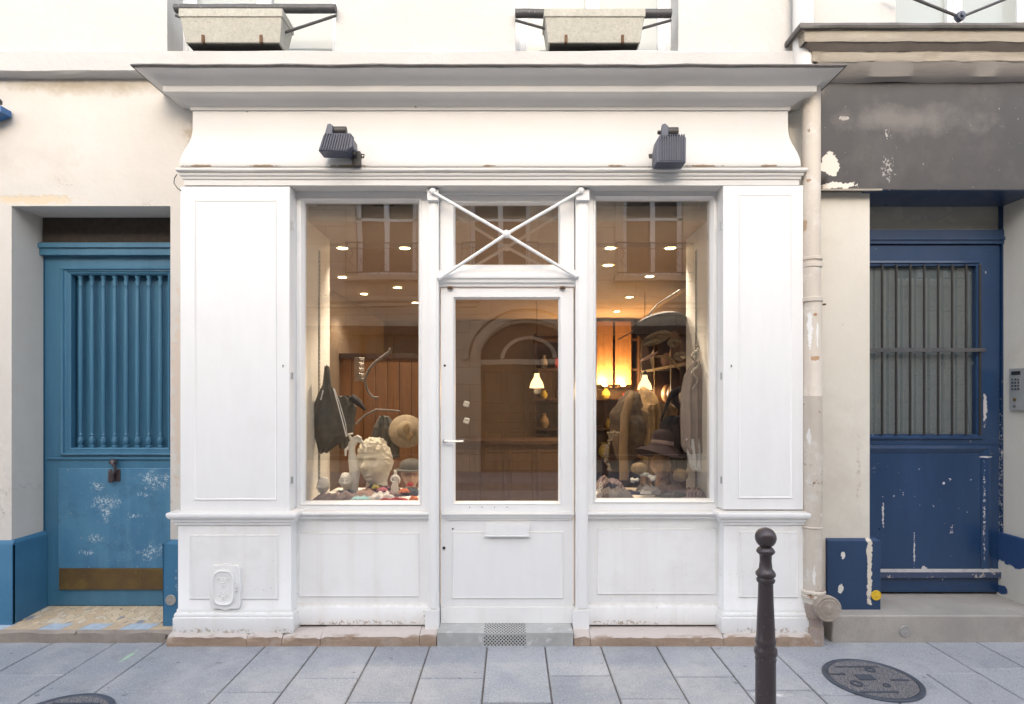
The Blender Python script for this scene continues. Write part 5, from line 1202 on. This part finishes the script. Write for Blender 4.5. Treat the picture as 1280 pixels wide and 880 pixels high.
# heaped cloths
def pile(cx, cy, w, d, h_, mat, lab, seed, group, name='folded_cloth', cat='cloth', z0=DK, rot=0.0):
    h_ = h_ * 1.15 + .02; lim = .42 * min(w, d) + .008
    if h_ > lim: z0 += (h_ - lim) * .75; h_ = lim
    g = MB(); n_ = 22; ca, sa = math.cos(rot), math.sin(rot); rows = []
    for j in range(n_ + 1):
        row = []
        for i in range(n_ + 1):
            u, v_ = i / n_ * 2 - 1, j / n_ * 2 - 1
            e = max(0, 1 - max(abs(u), abs(v_)) ** 4)
            q = Vector((u * 2.1 + seed, v_ * 2.1, seed * .7))
            hh = h_ * e * (.55 + .65 * abs(noise.noise(q)) + .22 * abs(noise.noise(q * 1.9)))
            x_ = u * w / 2 * (1 + .18 * noise.noise(Vector((v_ * 2, seed, 1)))); y_2 = v_ * d / 2 * (1 + .2 * noise.noise(Vector((u * 2, seed, 5))))
            row.append(g.v((cx + x_ * ca - y_2 * sa, cy + x_ * sa + y_2 * ca, z0 + .001 + hh)))
        rows.append(row)
    for a, b in zip(rows, rows[1:]):
        for i in range(n_): g.bm.faces.new((a[i], a[i + 1], b[i + 1], b[i]))
    return tag(g.build(name, mat, None, angle=80), lab, cat, group)
GL = 'bright cloths heaped in the left window'
xy = lambda px, y: X(px, y)
pile(xy(408, .3), .33, .20, .12, .035, M['c_mauve'], 'brownish cloth in front of the leaning bust', 1, GL)
pile(xy(430, .30), .32, .22, .14, .045, M['c_mauve'], 'mauve brown cloth in front of the small bust', 2, GL)
pile(xy(451, .27), .275, .15, .07, .030, M['c_cyan'], 'light cyan cloth at the front of the left window', 3, GL)
pile(xy(457, .36), .38, .15, .10, .065, M['c_rose'], 'rose beige cloth before the large plaster head', 4, GL)
pile(xy(433, .44), .42, .16, .08, .05, M['p_navydot'], 'dark blue dotted cloth under the small bust', 6, GL)
pile(xy(476, .42), .45, .26, .10, .085, M['p_flower'], 'black flowered cloth under the large plaster head', 7, GL)
pile(xy(470, .40), .385, .05, .04, .10, M['c_ochre'], 'small ochre cloth on the black cloth', 8, GL)
pile(xy(478, .36), .355, .07, .04, .085, M['c_pink'], 'small pink cloth before the large plaster head', 9, GL)
pile(xy(478, .29), .31, .20, .12, .050, M['c_pale'], 'pale crumpled cloth in the middle of the left window', 10, GL)
pile(xy(492, .26), .262, .20, .05, .024, M['c_red'], 'bright red cloth at the front right of the left window', 11, GL)
pile(xy(496, .33), .335, .14, .06, .055, M['c_mauve'], 'mauve cloth between the red and black cloths', 12, GL)
pile(xy(511, .36), .37, .14, .12, .080, M['p_navydot'], 'black dotted cloth at the right edge of the left window', 13, GL)
pile(xy(506, .33), .31, .07, .05, .085, M['c_orange'], 'orange cloth on the black cloth', 14, GL, rot=.4)
pile(xy(517, .26), .262, .06, .05, .035, M['c_orange'], 'small orange cloth in the right front corner of the left window', 15, GL)
pile(xy(512, .40), .42, .05, .04, .115, M['c_red'], 'red scrap on top of the black cloth at the right', 16, GL)
GR = 'cloths and trinkets heaped in the right window'
pile(xy(770, .32), .34, .24, .18, .075, M['p_greystripe'], 'grey striped cloth at the left front of the right window', 21, GR)
pile(xy(762, .5), .52, .20, .18, .12, M['p_mauvestripe'], 'brown striped cloth at the left rear of the right window', 22, GR)
pile(xy(785, .30), .31, .22, .05, .07, M['c_navy_c'], 'black band trailing over the grey cloth', 23, GR, rot=-.25)
pile(xy(765, .42), .41, .12, .08, .105, M['c_navy_c'], 'dark navy cloth on the brown cloth', 27, GR)
pile(xy(812, .34), .36, .16, .14, .10, M['c_grey'], 'taupe cloth in the middle of the right window', 24, GR)
pile(xy(834, .28), .30, .15, .08, .06, M['grey_cloth'], 'dark grey felt strip left part of a V shape', 25, GR, rot=-.6)
pile(xy(846, .28), .30, .15, .08, .06, M['grey_cloth'], 'dark grey felt strip right part of a V shape', 28, GR, rot=.6)
pile(xy(868, .30), .32, .13, .14, .085, M['p_mauvestripe'], 'mauve striped cloth in the right front corner of the right window', 26, GR)
pile(xy(840, .42), .45, .2, .16, .09, M['c_mauve'], 'mauve cloth under the wooden head', 29, GR)
pile(xy(808, .27), .27, .20, .06, .02, M['c_pale'], 'pale cloth edge at the front of the right window', 30, GR)
# small white trinkets
random.seed(3)
for k, (px, py, y_, lab) in enumerate(((793, 601, .36, 'white shell trinket left of the middle of the right window'), (806, 593, .40, 'white shell trinket below the left pom-pom'), (816, 598, .36, 'white shell trinket in front of the wooden head'))):
    g = MB(); c = A(px, py, y_)
    for q in range(5): g.ell((c.x + random.uniform(-.02, .02), c.y + random.uniform(-.01, .01), c.z + random.uniform(-.012, .012)), (random.uniform(.008, .022), .012, random.uniform(.006, .016)), 12, 8)
    tag(g.build('shell_trinket', M['porcelain'], None), lab, 'trinket', 'white shell trinkets')
g = MB()
for dz, rr in ((.012, .012), (-.012, .013)): g.lathe([(rr, -.003), (rr, .003), (rr * .5, .003), (rr * .5, -.003), (rr, -.003)], A(751, 607, .27) + Vector((0, 0, dz)), 20, mr, caps=False)
g.box(A(748, 614, .27).x - .01, A(751, 614, .27).x, .266, .274, A(748, 614, .27).z - .008, A(748, 612, .27).z + .003)
tag(g.build('number_trinket', M['porcelain'], None), 'white figure eight trinket in the left corner of the right window', 'trinket')
g = MB(); c = A(807, 617, .265); g.box(c.x - .035, c.x + .035, .26, .275, c.z - .004, c.z + .012); g.ell((c.x - .02, .265, c.z + .02), (.007, .006, .009)); tag(g.build('price_strip', M['porcelain'], None), 'pale rectangular strip lying at the front of the right window', 'strip')
# black disc hat + straw spiral hat in the right window
root = thing('hanging_hat', 'large black disc hat hung high in the right window', 'hat', A(824, 403, .8))
mt = Matrix.Rotation(R(-18), 3, 'X') @ Matrix.Rotation(R(-8), 3, 'Y')
g = MB(); g.lathe([(.001, .062), (.06, .058), (.08, .04), (.16, .020), (.205, -.012), (.200, -.022), (.15, -.006), (.10, .012), (.001, .02)], A(824, 404, .8), 40, mt, caps=False); g.build('brim', M['black_cloth'], root, angle=60)
g = MB(); g.tube([A(810, 395, .8), A(815, 388, .78), A(822, 380, .8), A(850, 362, .85)], [.006, .005, .005, .004], 6); g.build('hanging_wire', M['black_metal'], root)
mt2 = Matrix.Rotation(R(-24), 3, 'X') @ Matrix.Rotation(R(-14), 3, 'Y')
g = MB(); pr = []
for k in range(22): pr.append((.105 * (1 - k / 22) + .001, -.012 + .024 * k / 22 + (.003 if k % 2 else -.003)))
g.lathe(pr, A(820, 421, .72), 36, mt2, caps=False); tag(g.build('straw_hat', M['straw'], None), 'spiral woven straw disc hat hung under the black disc hat', 'hat')
g = MB(); g.tube([A(804, 432, .7), A(812, 428, .69), A(822, 425, .7)], .006, 8); tag(g.build('bone_stick', M['straw'], None), 'pale stick below the spiral straw hat', 'stick')
g = MB(); g.tube([A(773, 424, 1.2), A(788, 416, 1.1), A(792, 413, 1.05)], .006, 8); tag(g.build('dark_stick', M['wood_dark'], None), 'thin dark stick left of the black disc hat', 'stick')
# rocks and driftwood
def rock(c, r, seed, mat, name, lab, cat, group=None):
    g = MB(); g.ell(c, r, 28, 20)
    for v in g.bm.verts: v.co += (v.co - c).normalized() * .25 * min(r) * (noise.noise((v.co - c) * 7 + Vector((seed, 0, 0))) + .5 * noise.noise((v.co - c) * 18 + Vector((seed, 0, 0)))) * 1.5
    return tag(g.build(name, mat, None, angle=180), lab, cat, group)
rock(A(786, 533, .95), (.14, .10, .28), 3, M['rock'], 'brown_rock', 'tall brown rock like trunk in the right window', 'rock')
rock(A(806, 530, 1.1), (.12, .09, .30), 5, M['tan_fabric'], 'pointed_hood', 'pointed ochre hood behind the lampshade shape', 'hood')
g = MB(); g.tube([A(780, 600, .8), A(779, 560, .8), A(781, 520, .8), A(787, 500, .8), A(791, 489, .8)], [.035, .030, .034, .03, .012], 14)
tag(g.build('driftwood', M['driftwood'], None, angle=180, noisy=(.01, 12)), 'upright pale driftwood trunk in the right window', 'driftwood')
drape([zx(505, 806, 838, .9), zx(512, 801, 848, .9), zx(540, 806, 840, .9), zx(570, 804, 838, .9), zx(605, 800, 840, .9)], .9, .07, M['tan_fabric'], 'ochre_garment', 'ochre draped garment behind the dark hat', 'garment', 6, .02, 3)
g = MB(); random.seed(9)
for k in range(34):
    t = k / 33
    p = A(768 - 10 * math.sin(t * 2.6) + random.uniform(-2, 2), 540 + 48 * t + random.uniform(-1, 1), .5); g.ell(p, (.011, .010, .009), 8, 6)
for k in range(9): g.ell(A(760 + k * 1.6, 541 + (k % 2) * 3, .5), (.011, .01, .009), 8, 6)
tag(g.build('coral_necklace', M['straw'], None), 'amber coral necklace hanging at the left of the right window', 'necklace')
# wooden head and plum hat
c = A(826, 582, .55); h = head_mesh(c, .092, neck=True, ry=-.1)
tag(h.build('mannequin_head', M['tan_skin'], None, remesh=.004), 'brown wooden display head wearing the plum hat', 'mannequin head', 'wooden display heads')
mt = Matrix.Rotation(R(-6), 3, 'X') @ Matrix.Rotation(R(7), 3, 'Y')
g = MB(); g.lathe([(.001, .135), (.04, .132), (.065, .115), (.077, .08), (.083, .02), (.10, .004), (.155, -.025), (.185, -.045), (.182, -.050), (.15, -.035), (.09, -.008), (.06, .0)], A(827, 560, .55), 40, mt, caps=False)
for v in g.bm.verts:
    cc = A(827, 560, .55); rr = math.hypot(v.co.x - cc.x, v.co.y - cc.y)
    if rr > .1: v.co.z += .018 * math.sin(2 * math.atan2(v.co.y - cc.y, v.co.x - cc.x) + .8)
tag(g.build('felt_hat', M['plum_felt'], None, angle=60), 'dark plum wide brimmed felt hat on the wooden head', 'hat')
rock(A(798, 584, .42), (.048, .045, .045), 8, M['fur'], 'fur_pompom', 'tan fur pom-pom left of the wooden head', 'pom-pom', 'fur pom-poms')
rock(A(850, 594, .40), (.048, .045, .042), 9, M['fur'], 'fur_pompom', 'tan fur pom-pom right of the wooden head', 'pom-pom', 'fur pom-poms')
g = MB(); g.lathe([(.0815, .022), (.0825, .024), (.0805, .048), (.0795, .050)], A(827, 560, .55), 40, mt, caps=False)
tag(g.build('hat_band', M['c_mauve'], None, solid=.002), 'ribbon round the crown of the plum hat', 'ribbon')
# braided horns and woven rings high in the dark right part of the window
for k, (px, py, lab) in enumerate(((843, 428, 'upper woven ring by the cardigan rail'), (851, 445, 'lower woven ring by the cardigan rail'))):
    g = MB()
    for q in range(4):
        r_ = .045 - q * .010; g.tube([A(px, py, .85) + Vector((r_ * math.cos(a_ * .3), .002 * a_, r_ * .7 * math.sin(a_ * .3))) for a_ in range(22)], .0035, 6)
    tag(g.build('woven_ring', M['straw'], None), lab, 'ring', 'woven rings in the right window')
for k, (p0, p1, p2, lab) in enumerate((((818, 446), (838, 442), (849, 462), 'curved brown horn above the pendant lamp'), ((800, 452), (812, 446), (822, 440), 'pale curved bone left of the horn'))):
    g = MB(); a0, a1, a2 = A(*p0, .9), A(*p1, .9), A(*p2, .9)
    g.tube([a0.lerp(a1, t / 6).lerp(a1.lerp(a2, t / 6), t / 6) for t in range(7)], [.006, .010, .013, .014, .013, .010, .006], 10)
    tag(g.build('curved_horn', M['c_rose'] if k else M['driftwood'], None), lab, 'horn')
# black bag and headphones-like strap
drape([zx(520, 832, 852, .75), zx(530, 824, 856, .75), zx(560, 826, 858, .75), zx(585, 834, 860, .75)], .75, .05, M['black_cloth'], 'black_bag', 'black bag hanging behind the plum hat', 'bag', 2, .008, 5)
g = MB(); g.tube([A(826, 527, .7), A(831, 514, .7), A(836, 500, .7), A(841, 490, .72), A(850, 486, .74)], [.006, .009, .016, .02, .02], 8)
g.lathe([(.085, -.02), (.095, -.01), (.095, .01), (.085, .02), (.06, .02), (.06, -.02), (.085, -.02)], A(856, 498, .74), 30, Matrix.Rotation(R(90), 3, 'X') @ Matrix.Rotation(R(30), 3, 'Z'), caps=False)
tag(g.build('strap_coil', M['black_cloth'], None), 'coiled black strap left of the hanging cardigan', 'strap')
# cardigan + shirt + necklace
drape([zx(452, 866, 874, .42), zx(470, 855, 884, .42), zx(490, 851, 886, .42), zx(520, 850, 887, .42), zx(558, 851, 886, .42), zx(566, 855, 884, .42)], .42, .045, M['sweater'], 'cardigan', 'mauve grey knitted cardigan hanging in the right window', 'cardigan', 4, .022, 2)
drape([zx(548, 857, 874, .40), zx(560, 858, 878, .40), zx(583, 861, 878, .40), zx(588, 866, 877, .40)], .40, .02, M['white_cloth'], 'white_shirt', 'white cotton shirt tail below the cardigan', 'shirt', 3, .012, 6)
drape([zx(563, 879, 886, .36), zx(592, 879, 886, .36)], .36, .012, M['white_cloth'], 'white_scarf', 'narrow white cloth hanging at the right of the shirt tail', 'cloth', 1, .006, 7)
g = MB(); random.seed(4)
for k in range(60):
    t = k / 59; px = 869 + 4.5 * math.sin(t * 17) * (1 - .4 * t); g.ell(A(px, 430 + 56 * t, .34), (random.uniform(.005, .011), .006, random.uniform(.006, .012)), 8, 6)
tag(g.build('silver_necklace', M['silver'], None), 'tangled silver bead necklace on the cardigan', 'necklace')
# clutter on back shelves
random.seed(21)
GS = 'small goods on the back shelves'
kinds = [('red_box', 'c_red', 'box'), ('ochre_vase', 'c_ochre', 'vase'), ('grey_pot', 'c_grey', 'pot'), ('straw_basket', 'straw', 'basket')]
pos = 0
for z_ in (.63, 1.08, 1.53, 1.98):
    x_ = .5
    while x_ < 1.8:
        nm, mt_, ct_ = random.choice(kinds); r_ = random.uniform(.04, .09); hh = random.uniform(.1, .28)
        g = MB()
        if ct_ == 'box': g.box(x_ - r_, x_ + r_, 5.28, 5.42, z_ + .001, z_ + hh * .6)
        else: g.lathe([(r_ * .6, .001), (r_, hh * .3), (r_ * .9, hh * .6), (r_ * .4, hh * .85), (r_ * .5, hh)], (x_, 5.35, z_), 18)
        o = tag(g.build(nm, M[mt_], None), 'small %s on a back shelf behind the right window' % nm.replace('_', ' '), ct_, GS)
        x_ += random.uniform(.18, .32)

# ================================================================== OPPOSITE SIDE OF THE STREET (seen in the glass)
opp = thing('opposite_building', 'sandstone building across the street, seen only as a reflection in the shop glass', 'building', (0, -8.1, 0))
YO = -8.1
g = MB()
doors = [(-.62, 1.32, 0, 3.1), (-7.4, -5.5, 0, 3.1), (5.3, 7.2, 0, 3.1)]
winsU = [(-3.2, -1.95), (-.85, .4), (2.3, 3.55), (-6.0, -4.8), (5.4, 6.6), (8.3, 9.5), (-9.2, -8)]
ops2 = [(a, b, 0, 3.1) for a, b, _, _ in doors] + [(a, b, 4.05, 5.75) for a, b in winsU] + [(-4.5, -1.65, .35, 2.85), (1.72, 4.3, .35, 2.85)]
wall_cells(g, -14, 14, -.01, 6.05, YO, ops2, -.25)
g.build('wall', M['ashlar'], opp)
g = MB(); g.box(-14, 14, YO - 6, YO - .0, 6.05, 6.2); g.box(-14, 14, YO - 6.1, YO - 6, 0, 6.05)
for sx in (-14.1, 14): g.box(sx, sx + .1, YO - 6, YO, 0, 6.05)
g.build('roof', M['lead'], opp)
def wrapo(prof, x0, x1, name):
    g = MB(); g.wrap([(o, z) for o, z in prof], x0, x1, -YO * -1, YO, 1) if False else None
    rows = [[g.v((x0 - o, YO, z)), g.v((x0 - o, YO + o, z)), g.v((x1 + o, YO + o, z)), g.v((x1 + o, YO, z))] for o, z in prof]
    for a, b in zip(rows, rows[1:]):
        for k in range(3): g.bm.faces.new((a[k], a[k + 1], b[k + 1], b[k]))
    g.build(name, M['opp_trim'], opp)
wrapo([(0, 3.38), (.05, 3.40), (.05, 3.46), (.12, 3.5), (.14, 3.58), (0, 3.62)], -13.9, -.75, 'cornice'); wrapo([(0, 3.38), (.05, 3.40), (.05, 3.46), (.12, 3.5), (.14, 3.58), (0, 3.62)], 1.45, 13.9, 'cornice')
def arch(cx, zs_, r0, r1, y0, y1, g, seg=24):
    pts = []
    for k in range(seg + 1): a_ = PI * k / seg; pts.append((math.cos(a_), math.sin(a_)))
    ring = [[g.v((cx + r * c_, y, zs_ + r * s_ * .8)) for c_, s_ in pts] for r, y in ((r0, y0), (r0, y1), (r1, y1), (r1, y0))]
    for a, b in zip(ring, ring[1:]):
        for k in range(seg): g.bm.faces.new((a[k], a[k + 1], b[k + 1], b[k]))
for (a, b, _, _) in doors:
    cx = (a + b) / 2; hw = (b - a) / 2
    g = MB()
    # spandrel filling above the arch
    seg = 24; top = 3.1; zsp = 2.35
    P_ = [(cx + hw * math.cos(PI * k / seg), zsp + hw * .75 * math.sin(PI * k / seg)) for k in range(seg + 1)]
    for k in range(seg):
        (xa_, za_), (xb_, zb_2) = P_[k], P_[k + 1]
        g.face(((xa_, YO - .002, za_), (xb_, YO - .002, zb_2), (xb_, YO - .002, top), (xa_, YO - .002, top)))
        g.face(((xa_, YO - .002, za_), (xb_, YO - .002, zb_2), (xb_, YO - .25, zb_2), (xa_, YO - .25, za_)))
    g.build('spandrel', M['ashlar'], opp)
    g = MB(); arch(cx, zsp, hw + .02, hw + .2, YO, YO + .06, g); arch(cx, zsp, hw + .26, hw + .40, YO, YO + .10, g); g.build('arch_moulding', M['opp_trim'], opp)
    g = MB(); arch(cx - .12 + .12, 2.35, .5, .58, YO - .2, YO - .12, g); g.box(cx - hw, cx + hw, YO - .2, YO - .1, 2.22, 2.33); g.build('fanlight_frame', M['opp_trim'], opp)
    g = MB(); g.box(cx - hw, cx + hw, YO - .27, YO - .24, 2.2, 3.1); g.build('fanlight', M['opp_glass'], opp)
    g = MB(); g.box(cx - hw, cx + hw, YO - .25, YO - .2, .02, 2.25)
    d_ = g.build('door', M['opp_door'], opp)
    for q in range(4):
        xa_ = cx - hw + .06 + q * (2 * hw - .06) / 4
        for (za_, zb_2) in ((.2, .85), (1.0, 1.25), (1.4, 2.1)):
            g = MB(); g.frame((xa_, xa_ + .4, za_, zb_2), (xa_ + .05, xa_ + .35, za_ + .05, zb_2 - .05), [(0, YO - .2), (.3, YO - .17), (.7, YO - .17), (1, YO - .2)]); g.build('panel', M['opp_door'], d_)
for (a, b, z0, z1) in ops2[3:]:
    g = MB(); g.frame((a, b, z0, z1), (a + .09, b - .09, z0 + .09, z1 - .09), [(0, YO - .15), (0, YO - .1), (1, YO - .1), (1, YO - .15)]); c = (a + b) / 2; g.box(c - .05, c + .05, YO - .15, YO - .09, z0, z1); g.box(a, b, YO - .15, YO - .1, z1 - .55, z1 - .5)
    if z0 < 3:
        for q in range(5): xx = a + (b - a) * (q + .5) / 5; g.box(xx - .04, xx + .04, YO - .15, YO - .09, z0, z1)
        g.box(a, b, YO - .15, YO - .09, z0, z0 + .6)
    w = g.build('window', M['wood_dark'] if z0 < 3 else M['win_white'], opp)
    g = MB(); g.box(a, b, YO - .2, YO - .18, z0, z1); g.build('pane', M['opp_glass'], w)
    g = MB(); g.frame((a - .16, b + .16, z0 - .1, z1 + .16), (a, b, z0, z1), [(0, YO), (0, YO + .04), (.6, YO + .05), (1, YO + .03), (1, YO)]); g.build('surround', M['opp_trim'] if z0 > 3 else M['wood_dark'], w)
    if 3.5 < z0 < 6:
        g = MB(); g.box(a - .2, b + .2, YO, YO + .22, z0 - .14, z0 - .04); g.build('balcony_slab', M['opp_trim'], opp)
        root = thing('balcony_railing', 'black iron balcony railing across the street, reflected in the glass', 'railing', (c, YO + .2, z0 - .04), 'balcony railings across the street')
        g = MB(); g.tube([(a - .16, YO + .02, z0 + .62), (a - .16, YO + .2, z0 + .62), (b + .16, YO + .2, z0 + .62), (b + .16, YO + .02, z0 + .62)], .016, 8); g.tube([(a - .16, YO + .2, z0 + .02), (b + .16, YO + .2, z0 + .02)], .012, 8); g.tube([(a - .16, YO + .2, z0 + .50), (b + .16, YO + .2, z0 + .50)], .008, 8); g.build('rail', M['black_metal'], root)
        g = MB()
        n_ = 7
        for k in range(n_ + 1):
            xx = a - .16 + (b - a + .32) * k / n_; g.tube([(xx, YO + .2, z0 - .04), (xx, YO + .2, z0 + .62)], .007, 6)
        for k in range(n_):
            xx = a - .16 + (b - a + .32) * (k + .5) / n_
            g.tube([(xx + .06 * math.cos(q * .5) * (1 - q / 22), YO + .2, z0 + .12 + .022 * q) for q in range(18)], .006, 6)
        g.build('scrollwork', M['black_metal'], root, merge=False)

# ================================================================== CAMERA, LIGHT, WORLD
cam = bpy.data.cameras.new('camera'); co = bpy.data.objects.new('camera', cam); COL.objects.link(co); scene.camera = co
co.location = (0, -D, H); co.rotation_euler = (R(90), 0, 0)
cam.sensor_width = 36; cam.lens = 36 * F / 1280; cam.shift_x = (640 - CX) / 1280; cam.shift_y = (HY - 440) / 1280
cam.clip_end = 500; cam.clip_start = .05
w = bpy.data.worlds.new('World'); scene.world = w; w.use_nodes = True; nt = w.node_tree
sky = nt.nodes.new('ShaderNodeTexSky'); sky.sky_type = 'NISHITA'; sky.sun_disc = False
EL, AZ = 24, 183          # azimuth measured clockwise from +Y; light comes from the street side, high
sky.sun_elevation = R(EL); sky.sun_rotation = R(AZ); sky.dust_density = 3.0; sky.ozone_density = 1.1
bg = nt.nodes['Background']; nt.links.new(sky.outputs[0], bg.inputs[0]); bg.inputs[1].default_value = .15
L = bpy.data.lights.new('sun', 'SUN'); L.energy = 1.5; L.angle = R(130); L.color = (1, .965, .915)
so = bpy.data.objects.new('sun', L); COL.objects.link(so)
dirv = Vector((math.sin(R(AZ)) * math.cos(R(EL)), math.cos(R(AZ)) * math.cos(R(EL)), math.sin(R(EL))))
so.rotation_euler = dirv.to_track_quat('Z', 'Y').to_euler(); so.location = (0, -4, 12)
vs = scene.view_settings; vs.view_transform = 'Standard'; vs.look = 'None'; vs.gamma = 1; vs.use_curve_mapping = False
vs.exposure = 1.27
scene.render.engine = 'CYCLES'
scene.cycles.max_bounces = 10; scene.cycles.transparent_max_bounces = 16; scene.cycles.sample_clamp_indirect = 6
scene.render.resolution_x = 1024; scene.render.resolution_y = 704
